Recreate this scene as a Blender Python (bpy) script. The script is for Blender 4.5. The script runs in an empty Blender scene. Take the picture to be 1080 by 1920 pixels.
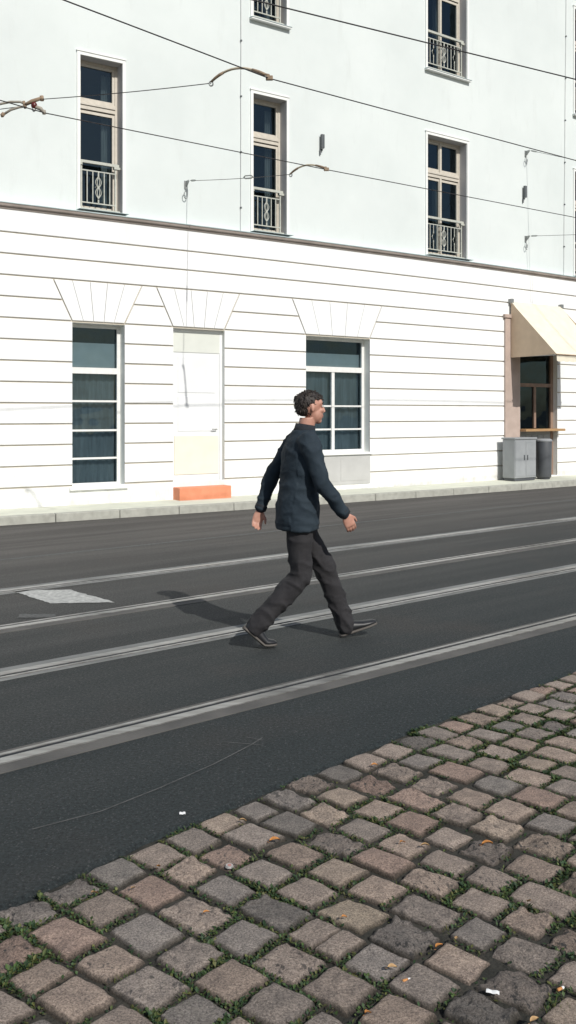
import bpy, bmesh, math, random
from mathutils import Vector, noise, Matrix
random.seed(7)
R = math.radians
S = bpy.context.scene
COL = S.collection
F, EYE, HY = 1750.0, 1.6, 775.0            # focal length in px, eye height, horizon row of the 1080x1920 photo

# ---------------------------------------------------------------- helpers
def tag(o, label=None, cat=None, group=None, kind=None):
    if label: o['label'] = label
    if cat: o['category'] = cat
    if group: o['group'] = group
    if kind: o['kind'] = kind
    return o
def empty(name, loc=(0, 0, 0), rz=0.0):
    o = bpy.data.objects.new(name, None); COL.objects.link(o)
    o.location = loc; o.rotation_euler = (0, 0, rz); o.empty_display_size = .2
    return o
class MB:
    def __init__(s): s.v = []; s.f = []; s.m = []
    def add(s, vs, fs, mi=0):
        b = len(s.v); s.v += [tuple(p) for p in vs]
        for f in fs: s.f.append([b + i for i in f]); s.m.append(mi)
    def quad(s, a, b, c, d, mi=0): s.add([a, b, c, d], [(0, 1, 2, 3)], mi)
    def box(s, x0, x1, y0, y1, z0, z1, mi=0):
        vs = [(x0,y0,z0),(x1,y0,z0),(x1,y1,z0),(x0,y1,z0),(x0,y0,z1),(x1,y0,z1),(x1,y1,z1),(x0,y1,z1)]
        s.hexa(vs, mi)
    def hexa(s, vs, mi=0):
        s.add(vs, [(3,2,1,0),(4,5,6,7),(0,1,5,4),(1,2,6,5),(2,3,7,6),(3,0,4,7)], mi)
    def tube(s, pts, r, n=8, mi=0, caps=True, closed=False):
        pts = [Vector(p) for p in pts]; rs = r if isinstance(r, (list, tuple)) else [r]*len(pts)
        N = len(pts); rings = []
        up = None
        for i, p in enumerate(pts):
            if closed: d = pts[(i+1) % N] - pts[i-1]
            else: d = pts[min(i+1, N-1)] - pts[max(i-1, 0)]
            d.normalize()
            if up is None:
                up = Vector((0,0,1)) if abs(d.z) < .9 else Vector((1,0,0))
            a = d.cross(up); a.normalize(); b = a.cross(d); b.normalize(); up = b
            rings.append([p + rs[i]*(math.cos(t*2*math.pi/n)*a + math.sin(t*2*math.pi/n)*b) for t in range(n)])
        vs = [q for rg in rings for q in rg]; fs = []
        for i in range(N if closed else N-1):
            j = (i+1) % N
            for t in range(n):
                u = (t+1) % n
                fs.append((i*n+t, j*n+t, j*n+u, i*n+u))
        if caps and not closed:
            fs.append(tuple(range(n))); fs.append(tuple((N-1)*n+t for t in reversed(range(n))))
        s.add(vs, fs, mi)
    def loft(s, secs, n=20, mi=0):
        # secs: list of (center, side_axis, front_axis, a, b)
        vs = []; fs = []
        for c, sa, fa, a, b in secs:
            c, sa, fa = Vector(c), Vector(sa), Vector(fa)
            for t in range(n):
                th = t*2*math.pi/n
                vs.append(c + sa*(a*math.cos(th)) + fa*(b*math.sin(th)))
        N = len(secs)
        for i in range(N-1):
            for t in range(n):
                u = (t+1) % n
                fs.append((i*n+t, i*n+u, (i+1)*n+u, (i+1)*n+t))
        fs.append(tuple(reversed(range(n)))); fs.append(tuple((N-1)*n+t for t in range(n)))
        s.add(vs, fs, mi)
    def ball(s, c, r, rot=None, nu=20, nv=14, mi=0):
        vs = []; fs = []; c = Vector(c)
        M = rot.to_3x3() if rot else Matrix.Identity(3)
        for j in range(nv+1):
            ph = math.pi*j/nv
            for i in range(nu):
                th = 2*math.pi*i/nu
                vs.append(c + M @ Vector((r[0]*math.sin(ph)*math.cos(th), r[1]*math.sin(ph)*math.sin(th), r[2]*math.cos(ph))))
        for j in range(nv):
            for i in range(nu):
                k = (i+1) % nu
                fs.append((j*nu+i, (j+1)*nu+i, (j+1)*nu+k, j*nu+k))
        s.add(vs, fs, mi)
    def mesh(s, name, mats, smooth=False):
        me = bpy.data.meshes.new(name); me.from_pydata(s.v, [], s.f); me.update()
        for m in (mats if isinstance(mats, (list, tuple)) else [mats]): me.materials.append(m)
        me.polygons.foreach_set('material_index', s.m)
        if smooth: me.polygons.foreach_set('use_smooth', [True]*len(s.f))
        return me
    def build(s, name, mats, parent=None, smooth=False, bevel=0, fixn=False):
        me = s.mesh(name, mats, smooth)
        if fixn:
            bm = bmesh.new(); bm.from_mesh(me); bmesh.ops.remove_doubles(bm, verts=bm.verts, dist=1e-5)
            bmesh.ops.recalc_face_normals(bm, faces=bm.faces); bm.to_mesh(me); bm.free()
        o = bpy.data.objects.new(name, me); COL.objects.link(o)
        if parent: o.parent = parent
        if bevel:
            b = o.modifiers.new('bevel', 'BEVEL'); b.width = bevel; b.segments = 2; b.limit_method = 'ANGLE'
        return o
def setcol(me, cols):
    a = me.color_attributes.new('Col', 'FLOAT_COLOR', 'POINT')
    a.data.foreach_set('color', [c for q in cols for c in (q[0], q[1], q[2], q[3] if len(q) > 3 else 1.0)])

# ---------------------------------------------------------------- materials
def mat(name, c1, c2=None, rough=.7, metal=0., scale=6., detail=5., bump=0., bscale=None, spec=.5, stretch=None, lo=.35, hi=.65, attr=False):
    m = bpy.data.materials.new(name); m.use_nodes = True
    nt = m.node_tree; n = nt.nodes; L = nt.links
    p = n['Principled BSDF']; p.inputs['Roughness'].default_value = rough; p.inputs['Metallic'].default_value = metal
    p.inputs['Specular IOR Level'].default_value = spec
    tc = n.new('ShaderNodeTexCoord'); src = tc.outputs['Object']
    if stretch:
        mp = n.new('ShaderNodeMapping'); mp.inputs['Scale'].default_value = stretch; L.new(src, mp.inputs['Vector']); vec = mp.outputs[0]
    else: vec = src
    base = None
    if c2:
        nz = n.new('ShaderNodeTexNoise'); nz.inputs['Scale'].default_value = scale; nz.inputs['Detail'].default_value = detail
        L.new(vec, nz.inputs['Vector'])
        rp = n.new('ShaderNodeValToRGB'); rp.color_ramp.elements[0].position = lo; rp.color_ramp.elements[1].position = hi
        rp.color_ramp.elements[0].color = (*c1, 1); rp.color_ramp.elements[1].color = (*c2, 1)
        L.new(nz.outputs['Fac'], rp.inputs['Fac']); base = rp.outputs['Color']
        L.new(base, p.inputs['Base Color'])
    else: p.inputs['Base Color'].default_value = (*c1, 1)
    if bump:
        nb = n.new('ShaderNodeTexNoise'); nb.inputs['Scale'].default_value = bscale or scale*4; nb.inputs['Detail'].default_value = 6
        L.new(src, nb.inputs['Vector'])
        bp = n.new('ShaderNodeBump'); bp.inputs['Strength'].default_value = bump; bp.inputs['Distance'].default_value = .01
        L.new(nb.outputs['Fac'], bp.inputs['Height']); L.new(bp.outputs[0], p.inputs['Normal'])
    return m
def mixcol(nt, fac, a, b, mode='MIX'):
    x = nt.nodes.new('ShaderNodeMix'); x.data_type = 'RGBA'; x.blend_type = mode
    for i, val in ((0, fac), (6, a), (7, b)):
        if hasattr(val, 'links'): nt.links.new(val, x.inputs[i])
        else: x.inputs[i].default_value = val if i == 0 else (*val, 1)
    return x.outputs[2]
def ramp(nt, src, p0, p1, c0=(0,0,0), c1=(1,1,1)):
    r = nt.nodes.new('ShaderNodeValToRGB'); e = r.color_ramp.elements
    e[0].position = p0; e[1].position = p1; e[0].color = (*c0, 1); e[1].color = (*c1, 1)
    nt.links.new(src, r.inputs[0]); return r.outputs[0]
def tex(nt, kind, vec, **kw):
    t = nt.nodes.new('ShaderNodeTex' + kind)
    for k, v in kw.items(): t.inputs[k].default_value = v
    nt.links.new(vec, t.inputs['Vector']); return t
def mapping(nt, src, scale=(1,1,1), rz=0):
    m = nt.nodes.new('ShaderNodeMapping'); m.inputs['Scale'].default_value = scale; m.inputs['Rotation'].default_value = (0,0,rz)
    nt.links.new(src, m.inputs['Vector']); return m.outputs[0]
def newmat(name, rough=.8, spec=.5):
    m = bpy.data.materials.new(name); m.use_nodes = True; nt = m.node_tree; p = nt.nodes['Principled BSDF']
    p.inputs['Roughness'].default_value = rough; p.inputs['Specular IOR Level'].default_value = spec
    tc = nt.nodes.new('ShaderNodeTexCoord')
    return m, nt, p, tc.outputs['Object']
def bump(nt, p, h, strength, dist=.01):
    b = nt.nodes.new('ShaderNodeBump'); b.inputs['Strength'].default_value = strength; b.inputs['Distance'].default_value = dist
    nt.links.new(h, b.inputs['Height']); nt.links.new(b.outputs[0], p.inputs['Normal'])

def m_stucco(name, a, b, stain):
    m, nt, p, oc = newmat(name, .9, .2)
    n1 = tex(nt, 'Noise', oc, Scale=.55, Detail=6., Roughness=.6).outputs['Fac']
    c = mixcol(nt, ramp(nt, n1, .35, .68), a, b)
    st = tex(nt, 'Noise', mapping(nt, oc, (1.6, 1.6, .35)), Scale=2.2, Detail=7., Roughness=.65).outputs['Fac']
    c = mixcol(nt, ramp(nt, st, .56, .80), c, stain)
    nt.links.new(c, p.inputs['Base Color'])
    if name == 'painted_stone':
        sx = nt.nodes.new('ShaderNodeSeparateXYZ'); nt.links.new(oc, sx.inputs[0])
        sp = nt.nodes.new('ShaderNodeMapRange'); sp.inputs[1].default_value = .75; sp.inputs[2].default_value = .1; nt.links.new(sx.outputs['Z'], sp.inputs[0])
        dn = nt.nodes.new('ShaderNodeMath'); dn.operation = 'MULTIPLY'; nt.links.new(sp.outputs[0], dn.inputs[0])
        nt.links.new(ramp(nt, tex(nt, 'Noise', mapping(nt, oc, (1,1,.5)), Scale=5., Detail=8., Roughness=.7).outputs['Fac'], .35, .75), dn.inputs[1])
        c = mixcol(nt, dn.outputs[0], c, (.50,.48,.43)); nt.links.new(c, p.inputs['Base Color'])
    fb = tex(nt, 'Noise', oc, Scale=70., Detail=5.).outputs['Fac']
    bump(nt, p, fb, .25, .006)
    return m
M = {}
M['stucco'] = m_stucco('painted_render', (.725,.772,.752), (.66,.708,.69), (.645,.685,.665))
M['rustic'] = m_stucco('painted_stone', (.86,.87,.86), (.835,.845,.835), (.77,.775,.75))
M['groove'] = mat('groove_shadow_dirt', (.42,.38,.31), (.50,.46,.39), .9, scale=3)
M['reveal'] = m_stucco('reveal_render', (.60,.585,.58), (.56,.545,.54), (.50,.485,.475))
M['trim'] = mat('trim_paint', (.84,.85,.82), (.80,.81,.78), .75, scale=4)
M['frame'] = mat('cream_frame_paint', (.60,.555,.475), (.53,.49,.415), .55, scale=14)
M['white_frame'] = mat('white_frame_paint', (.80,.80,.77), (.74,.74,.71), .55, scale=10)
M['iron'] = mat('cream_iron', (.52,.53,.47), (.43,.44,.385), .5, scale=20)
M['zinc'] = mat('zinc_flashing', (.55,.64,.64), (.44,.52,.53), .45, metal=.3, scale=3)
M['taupe'] = mat('taupe_cornice', (.36,.31,.275), (.29,.25,.22), .85, scale=4, bump=.2)
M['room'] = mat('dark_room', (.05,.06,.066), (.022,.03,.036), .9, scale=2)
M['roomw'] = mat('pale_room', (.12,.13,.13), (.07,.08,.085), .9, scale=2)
M['curtain'] = mat('curtain_cloth', (.42,.42,.39), (.32,.32,.30), .9, scale=5, stretch=(6,6,.6))
M['sheer'] = mat('grey_net_curtain', (.40,.435,.45), (.27,.30,.315), .9, scale=3, stretch=(5,5,.5))
M['blind'] = mat('grey_roller_blind', (.72,.73,.71), (.64,.65,.63), .8, scale=4)
M['steel'] = mat('rail_steel', (.34,.34,.33), (.20,.195,.185), .34, metal=.6, scale=5, stretch=(.4,4,1))
M['seal_pale'] = mat('pale_rail_concrete', (.215,.22,.213), (.155,.16,.156), .9, scale=3.2, bump=.4, bscale=90)
M['seal_brown'] = mat('brown_rail_filler', (.118,.113,.105), (.078,.076,.072), .9, scale=3.2, bump=.4, bscale=90)
M['wire'] = mat('dark_copper_wire', (.035,.033,.034), (.05,.045,.045), .5, metal=.4, scale=5)
M['galv'] = mat('galvanised_steel', (.36,.37,.36), (.27,.28,.275), .5, metal=.6, scale=12)
M['cable'] = mat('grey_cable', (.34,.36,.35), (.27,.29,.285), .6, scale=6)
M['whitecable'] = mat('painted_cable', (.66,.67,.66), (.58,.59,.58), .6, scale=6)
M['ochre'] = mat('weathered_ochre_arm', (.62,.54,.40), (.50,.42,.30), .6, scale=9)
M['armgrey'] = mat('greyed_arm', (.38,.35,.29), (.28,.25,.20), .6, scale=9)
M['rust'] = mat('rusty_iron', (.23,.165,.11), (.34,.25,.17), .8, scale=25)
M['red'] = mat('maroon_insulator', (.14,.018,.015), (.09,.012,.01), .35, scale=6)
M['lampgrey'] = mat('lamp_grey', (.115,.125,.13), (.085,.095,.10), .5, scale=6)
M['opal'] = mat('lamp_glass', (.28,.29,.29), (.22,.23,.23), .3, scale=6)
M['pave'] = mat('pale_concrete_slab', (.66,.67,.56), (.57,.58,.49), .85, scale=3, bump=.2, bscale=60)
M['kerb'] = mat('granite_kerb', (.42,.42,.37), (.33,.33,.29), .85, scale=9, bump=.3, bscale=120)
M['soil'] = mat('sandy_joint_dirt', (.020,.020,.015), (.050,.046,.036), .95, scale=9, bump=1., bscale=90)
M['ground'] = mat('far_asphalt', (.05,.052,.052), (.04,.042,.042), .9, scale=1)
M['mark'] = mat('worn_white_paint', (.50,.505,.48), (.26,.265,.255), .8, scale=22, detail=10, lo=.36, hi=.68)
M['markfaint'] = mat('faded_white_paint', (.105,.107,.104), (.058,.061,.06), .85, scale=34, detail=9, lo=.4, hi=.62)
M['patch'] = mat('brown_asphalt_patch', (.052,.049,.046), (.041,.040,.038), .9, scale=5, bump=.5, bscale=160)
M['awning'] = mat('cream_canvas', (.80,.74,.60), (.74,.68,.54), .9, scale=5, bump=.15, bscale=220)
M['tan'] = mat('shaded_canvas', (.60,.47,.335), (.54,.42,.30), .9, scale=5, bump=.15, bscale=220)  # awning side canvas, darker: its shade is put into the colour
M['brown'] = mat('brown_paint', (.30,.205,.15), (.24,.16,.12), .7, scale=5)
M['pinkstone'] = mat('pinkish_brown_stone', (.50,.40,.345), (.43,.34,.29), .85, scale=4, bump=.2)
M['wood'] = mat('orange_wood', (.46,.29,.14), (.36,.21,.10), .5, scale=4, stretch=(1,1,9))
M['panelgrey'] = mat('grey_panel_paint', (.50,.50,.485), (.45,.45,.435), .6, scale=3)
M['cabgrey'] = mat('grey_cabinet_paint', (.32,.335,.345), (.27,.285,.295), .55, scale=4)
M['darkgrey'] = mat('dark_grey_metal', (.085,.092,.10), (.065,.07,.078), .5, scale=4)
M['palegreen'] = mat('pale_green_grey_paint', (.70,.72,.66), (.66,.68,.62), .5, scale=4)
M['palegrey'] = mat('pale_grey_door_paint', (.80,.815,.815), (.77,.785,.785), .45, scale=4)
M['cream'] = mat('cream_yellow_paint', (.84,.81,.66), (.80,.77,.62), .5, scale=4)
M['orange'] = mat('orange_red_paint', (.70,.27,.15), (.63,.23,.12), .65, scale=6)
M['skin'] = mat('skin', (.50,.27,.20), (.44,.22,.16), .5, scale=30, bump=.1, bscale=300)
M['lip'] = mat('lips', (.36,.13,.11), None, .45)
M['eye'] = mat('eye', (.55,.53,.5), None, .2)
M['hair'] = mat('dark_brown_hair', (.018,.013,.011), (.035,.026,.02), .55, scale=30, stretch=(1,1,.3), bump=.6, bscale=120)
M['jacket'] = mat('navy_jacket_cloth', (.010,.021,.032), (.017,.030,.042), .85, scale=9, bump=.35, bscale=350)
M['rib'] = mat('black_knit', (.012,.015,.02), (.02,.024,.03), .9, scale=60, bump=.4, bscale=300)
M['trouser'] = mat('charcoal_trouser_cloth', (.017,.016,.018), (.026,.025,.027), .9, scale=9, bump=.35, bscale=380)
M['shoe'] = mat('black_shoe_leather', (.012,.013,.015), (.02,.021,.023), .45, scale=20)
M['sole'] = mat('grey_rubber', (.10,.09,.08), None, .8)
M['leaf_o'] = mat('orange_dry_leaf', (.52,.22,.05), (.34,.14,.04), .7, scale=60)
M['leaf_t'] = mat('tan_dry_leaf', (.46,.30,.14), (.34,.20,.09), .7, scale=60)
M['paper'] = mat('white_paper', (.82,.83,.82), (.74,.75,.74), .7, scale=30)
M['filter'] = mat('cigarette_filter', (.58,.27,.09), (.48,.20,.07), .8, scale=80)
M['cap'] = mat('bottle_cap_paint', (.55,.54,.52), (.45,.42,.40), .35, metal=.5, scale=60)
M['capred'] = mat('bottle_cap_centre', (.45,.20,.17), None, .4)

def m_glass():
    m = bpy.data.materials.new('window_glass'); m.use_nodes = True; nt = m.node_tree; n = nt.nodes; L = nt.links
    n.clear(); out = n.new('ShaderNodeOutputMaterial')
    tr = n.new('ShaderNodeBsdfTransparent'); tr.inputs[0].default_value = (.58,.68,.72,1)
    gl = n.new('ShaderNodeBsdfGlossy'); gl.inputs['Roughness'].default_value = .015; gl.inputs[0].default_value = (.62,.86,1.0,1)
    fr = n.new('ShaderNodeFresnel'); fr.inputs[0].default_value = 1.62
    tc = n.new('ShaderNodeTexCoord'); nz = n.new('ShaderNodeTexNoise'); nz.inputs['Scale'].default_value = 1.3; L.new(tc.outputs['Object'], nz.inputs['Vector'])
    bp = n.new('ShaderNodeBump'); bp.inputs['Strength'].default_value = .25; bp.inputs['Distance'].default_value = .05
    L.new(nz.outputs['Fac'], bp.inputs['Height']); L.new(bp.outputs[0], gl.inputs['Normal'])
    mx = n.new('ShaderNodeMixShader'); L.new(fr.outputs[0], mx.inputs[0]); L.new(tr.outputs[0], mx.inputs[1]); L.new(gl.outputs[0], mx.inputs[2])
    L.new(mx.outputs[0], out.inputs[0]); return m
M['glass'] = m_glass()

TH = R(40)                                   # heading of the tram tracks
def m_asphalt():
    m, nt, p, oc = newmat('asphalt', .82, .35)
    al = mapping(nt, oc, (1,1,1), -TH)
    st = mapping(nt, al, (.10, 1.5, 1))
    wear = tex(nt, 'Noise', st, Scale=1.4, Detail=6., Roughness=.6).outputs['Fac']
    c = mixcol(nt, ramp(nt, wear, .36, .66), (.021,.030,.032), (.035,.043,.044))
    blot = tex(nt, 'Noise', oc, Scale=.8, Detail=5.).outputs['Fac']
    c = mixcol(nt, ramp(nt, blot, .52, .75), c, (.046,.044,.041))
    sx = nt.nodes.new('ShaderNodeSeparateXYZ'); nt.links.new(al, sx.inputs[0])
    wob = nt.nodes.new('ShaderNodeMath'); wob.operation = 'MULTIPLY_ADD'; wob.inputs[1].default_value = 1.6
    nt.links.new(tex(nt, 'Noise', st, Scale=.9, Detail=4.).outputs['Fac'], wob.inputs[0]); nt.links.new(sx.outputs['Y'], wob.inputs[2])
    mr = nt.nodes.new('ShaderNodeMapRange'); mr.inputs[1].default_value = 4.4; mr.inputs[2].default_value = 11.5; nt.links.new(wob.outputs[0], mr.inputs[0])
    c = mixcol(nt, mr.outputs[0], c, mixcol(nt, ramp(nt, wear, .38, .64), (.068,.063,.058), (.112,.105,.097)))
    vo = tex(nt, 'Voronoi', oc, Scale=95., Randomness=1.)
    sp = ramp(nt, vo.outputs['Color'], .55, .95)
    dots = mixcol(nt, 1.0, sp, ramp(nt, vo.outputs['Distance'], .25, .5, (1,1,1), (0,0,0)), 'MULTIPLY')
    sc = nt.nodes.new('ShaderNodeRGBToBW'); nt.links.new(dots, sc.inputs[0])
    k = nt.nodes.new('ShaderNodeMath'); k.operation = 'MULTIPLY'; k.inputs[1].default_value = .55; nt.links.new(sc.outputs[0], k.inputs[0])
    c = mixcol(nt, k.outputs[0], c, (.15,.15,.145))
    fine = tex(nt, 'Noise', oc, Scale=62., Detail=6., Roughness=.88).outputs['Fac']
    c = mixcol(nt, 1., c, ramp(nt, fine, .40, .62, (.42,.42,.42), (1.55,1.55,1.55)), 'MULTIPLY')
    nt.links.new(c, p.inputs['Base Color'])
    bump(nt, p, fine, 1., .012)
    return m
M['asphalt'] = m_asphalt()
def m_sett():
    m, nt, p, oc = newmat('granite_setts', .78, .4)
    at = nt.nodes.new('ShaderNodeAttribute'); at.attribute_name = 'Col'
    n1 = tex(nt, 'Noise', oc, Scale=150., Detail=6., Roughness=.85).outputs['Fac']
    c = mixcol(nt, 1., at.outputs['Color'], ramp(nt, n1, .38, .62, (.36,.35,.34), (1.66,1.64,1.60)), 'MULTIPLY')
    vo = tex(nt, 'Voronoi', oc, Scale=120.)
    dk = ramp(nt, vo.outputs['Distance'], .10, .28, (.38,.37,.37), (1,1,1))
    c = mixcol(nt, .55, c, dk, 'MULTIPLY')
    pv_ = tex(nt, 'Noise', mapping(nt, oc, (1,.6,1), .5), Scale=55., Detail=4., Roughness=.6).outputs['Fac']
    pm = nt.nodes.new('ShaderNodeMath'); pm.operation = 'MULTIPLY'; nt.links.new(ramp(nt, pv_, .56, .64), pm.inputs[0]); nt.links.new(at.outputs['Alpha'], pm.inputs[1])
    c = mixcol(nt, pm.outputs[0], c, (.05,.048,.046))
    n2 = tex(nt, 'Noise', oc, Scale=17., Detail=6., Roughness=.65).outputs['Fac']
    c = mixcol(nt, 1., c, ramp(nt, n2, .28, .72, (.66,.66,.67), (1.25,1.23,1.2)), 'MULTIPLY')
    nt.links.new(c, p.inputs['Base Color'])
    n3 = tex(nt, 'Noise', oc, Scale=75., Detail=9., Roughness=.78).outputs['Fac']
    bump(nt, p, n3, 1., .012)
    return m
M['sett'] = m_sett()
def m_leafgreen():
    m, nt, p, oc = newmat('weed_leaves', .6, .3)
    at = nt.nodes.new('ShaderNodeAttribute'); at.attribute_name = 'Col'
    n1 = tex(nt, 'Noise', oc, Scale=60., Detail=2.).outputs['Fac']
    c = mixcol(nt, 1., at.outputs['Color'], ramp(nt, n1, .3, .7, (.7,.7,.7), (1.3,1.3,1.2)), 'MULTIPLY')
    nt.links.new(c, p.inputs['Base Color']); return m
M['weed'] = m_leafgreen()

def at(px, py, z=0.0, Y=None):
    """World point: on height z (ground points), or at distance Y."""
    if Y is None: Y = F*(EYE - z)/(py - HY)
    return Vector(((px-540)/F*Y, Y, EYE + (HY-py)/F*Y))

# ---------------------------------------------------------------- camera, sun, sky
cam = bpy.data.cameras.new('camera'); co = bpy.data.objects.new('camera', cam); COL.objects.link(co)
co.location = (0, 0, EYE); co.rotation_euler = (R(90), 0, 0)
cam.sensor_fit = 'VERTICAL'; cam.sensor_height = 36; cam.lens = F/1920*36; cam.shift_y = -(960-HY)/1920
cam.clip_start = .05; cam.clip_end = 2000
S.camera = co
SUN = Vector((.556, -.831, 0)).normalized(); EL = R(38)
sd = Vector((SUN.x*math.cos(EL), SUN.y*math.cos(EL), math.sin(EL)))
sl = bpy.data.lights.new('sun', 'SUN'); sl.energy = 3.75; sl.angle = R(.5); sl.color = (1, .965, .91)
so = bpy.data.objects.new('sun', sl); COL.objects.link(so); so.rotation_euler = sd.to_track_quat('Z', 'Y').to_euler(); so.location = sd*60
w = bpy.data.worlds.new('World'); S.world = w; w.use_nodes = True
nt = w.node_tree; sk = nt.nodes.new('ShaderNodeTexSky'); sk.sky_type = 'NISHITA'; sk.sun_disc = False
sk.sun_elevation = EL; sk.sun_rotation = math.atan2(SUN.x, SUN.y); sk.air_density = 1.0; sk.dust_density = 1.2
nt.links.new(sk.outputs[0], nt.nodes['Background'].inputs[0]); nt.nodes['Background'].inputs[1].default_value = .085
S.view_settings.view_transform = 'Standard'; S.view_settings.look = 'None'; S.view_settings.exposure = 0; S.view_settings.gamma = 1
S.render.engine = 'CYCLES'

# ---------------------------------------------------------------- the street curve: wall line W(s)
DS = .05; S0, S1 = -16.0, 42.0
def head(s): return R(max(27.5, min(44.0, 32.6 + .38*s)))
_tab = {}
def _build():
    x, y = -4.44, 14.4; k = 0; _tab[0] = (x, y)
    while k*DS < S1:
        a = head((k+.5)*DS); x += math.cos(a)*DS; y += math.sin(a)*DS; k += 1; _tab[k] = (x, y)
    x, y = -4.44, 14.4; k = 0
    while k*DS > S0:
        a = head((k-.5)*DS); x -= math.cos(a)*DS; y -= math.sin(a)*DS; k -= 1; _tab[k] = (x, y)
_build()
def P(s, off=0.0, z=0.0):
    k = math.floor(s/DS); t = s/DS - k
    a = _tab[k]; b = _tab[min(k+1, max(_tab))]
    h = head(s)
    return Vector((a[0]+(b[0]-a[0])*t + off*math.sin(h), a[1]+(b[1]-a[1])*t - off*math.cos(h), z))
PZ = .13                                       # far pavement level
BS0, BS1 = -12.0, 36.0                         # extent of the building along the wall

# ---------------------------------------------------------------- ground, road, pavements
g = MB(); g.quad((-300,-300,-.12), (300,-300,-.12), (300,300,-.12), (-300,300,-.12))
tag(g.build('ground', M['ground']), kind='structure')

# near edge of the asphalt, measured along the setts
def ehead(t): return R(max(34, min(56, 49 - 1.75*t)))
_et = {}
def _bedge():
    d = .02; x, y = -.934, 3.03; _et[0] = (x, y); k = 0
    while k*d < 26: a = ehead((k+.5)*d); x += math.cos(a)*d; y += math.sin(a)*d; k += 1; _et[k] = (x, y)
    x, y = -.934, 3.03; k = 0
    while k*d > -14: a = ehead((k-.5)*d); x -= math.cos(a)*d; y -= math.sin(a)*d; k -= 1; _et[k] = (x, y)
_bedge()
def E(t, r=0.0, z=0.0):                        # r > 0 towards the camera
    k = int(math.floor(t/.02)); k = max(min(_et), min(max(_et)-1, k)); f = t/.02 - k
    a, b = _et[k], _et[k+1]; h = ehead(t)
    return Vector((a[0]+(b[0]-a[0])*f + r*math.sin(h), a[1]+(b[1]-a[1])*f - r*math.cos(h), z))

rd = MB(); N = 1900; rows = []
KO = 1.0                                       # pavement width
for i in range(N+1):
    t = -14 + 40*i/N*.995
    rag = .012*noise.noise(Vector((t*9, 3.3, 0))) + .02*noise.noise(Vector((t*2.3, 1.3, 0)))
    e = E(t, rag, 0)
    s = -15.5 + 57*i/N
    k = P(s, KO+.12, 0)
    e2 = E(t, rag-.02, .0)
    rows.append([E(t, rag+.012, -.07), E(t, rag+.004, -.012), e2] + [e2.lerp(k, f) for f in (.1, .3, .6, 1)])
for i in range(N):
    a, b = rows[i], rows[i+1]
    for j in range(len(a)-1):
        rd.quad(a[j], b[j], b[j+1], a[j+1])
ro = rd.build('road', M['asphalt'], smooth=True, fixn=False); tag(ro, kind='structure')
ro.data.polygons.foreach_set('use_smooth', [False]*len(ro.data.polygons))

# far pavement with kerb stones
pv = MB(); kb = MB(); st = .5; s = -15.5
while s < 41.0:
    e = s+st
    pv.quad(P(s, KO, PZ-.012), P(e, KO, PZ-.012), P(e, -.3, PZ), P(s, -.3, PZ))
    s = e
s = -15.5
while s < 41.0:
    e = s+.992
    vs = [P(s,KO+.13,-.05), P(e,KO+.13,-.05), P(e,KO+.003,-.05), P(s,KO+.003,-.05), P(s,KO+.125,PZ-.004), P(e,KO+.125,PZ-.004), P(e,KO+.003,PZ-.004), P(s,KO+.003,PZ-.004)]
    kb.hexa(vs); s += 1.0
tag(pv.build('pavement', M['pave']), kind='structure')
tag(kb.build('kerb', M['kerb'], bevel=.012), kind='structure')

# tram rails and marks, in track coordinates (u along 40 deg, v across)
tu = Vector((math.cos(TH), math.sin(TH), 0)); tv = Vector((-math.sin(TH), math.cos(TH), 0))
def T(u, v, z=0.): q = tu*u + tv*v; q.z = z; return q
def strip(mb, v0, v1, z0, z1, mi=0, u0=-14., u1=42.):
    n = 28
    for i in range(n):
        a = u0+(u1-u0)*i/n; b = u0+(u1-u0)*(i+1)/n
        mb.quad(T(a,v0,z1), T(b,v0,z1), T(b,v1,z1), T(a,v1,z1), mi)
        mb.quad(T(a,v0,z0), T(b,v0,z0), T(b,v0,z1), T(a,v0,z1), mi)
        mb.quad(T(a,v1,z1), T(b,v1,z1), T(b,v1,z0), T(a,v1,z0), mi)
for v, pale, lab, flip in ((4.12, False, 'dull brownish grooved tram rail nearest to the cobblestones', 1),
                     (5.50, True, 'palest widest tram rail under the feet of the walking person', -1),
                     (6.66, False, 'thin brownish tram rail third from the cobblestones', 1),
                     (8.06, True, 'pale grey tram rail closest to the far white building', -1)):
    rl = MB(); strip(rl, v-.033, v+.033, 0, .010); strip(rl, v+flip*.078-.012, v+flip*.078+.012, 0, .010)
    o = rl.build('tram_rail', M['steel'])
    tag(o, lab, 'tram rail', 'tram rails set in the road')
    gm = MB(); strip(gm, min(v+flip*.036, v+flip*.064), max(v+flip*.036, v+flip*.064), .003, .0065); gm.build('flange_groove', M['rib'], o)
    sm = MB(); strip(sm, v-.13, v+.13, .0, .004)
    sm.build('sealing_strip', M['seal_pale'] if pale else M['seal_brown'], o)
def decal(name, pts, z, m, kind='structure'):
    rag = []
    for a, b in zip(pts, pts[1:]+pts[:1]):
        k = max(2, int((b-a).length/.03))
        for i in range(k):
            q = a.lerp(b, i/k); rag.append(q + Vector((noise.noise(q*14), noise.noise(q*14+Vector((5,1,2))), 0))*.022 + Vector((noise.noise(q*45), noise.noise(q*45+Vector((2,7,1))), 0))*.012)
    pts = rag
    mb = MB(); mb.add([(p.x, p.y, z) for p in pts], [tuple(range(len(pts)))])
    return tag(mb.build(name, m), kind=kind)
def blob(name, cx, cy, rx, ry, ang, z, m, seed):
    pts = []
    for i in range(40):
        a = 2*math.pi*i/40; k = 1 + .28*noise.noise(Vector((math.cos(a)*1.5+seed, math.sin(a)*1.5, seed)))
        x, y = rx*k*math.cos(a), ry*k*math.sin(a)
        pts.append(Vector((cx+x*math.cos(ang)-y*math.sin(ang), cy+x*math.sin(ang)+y*math.cos(ang), 0)))
    return decal(name, pts, z, m)
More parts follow.
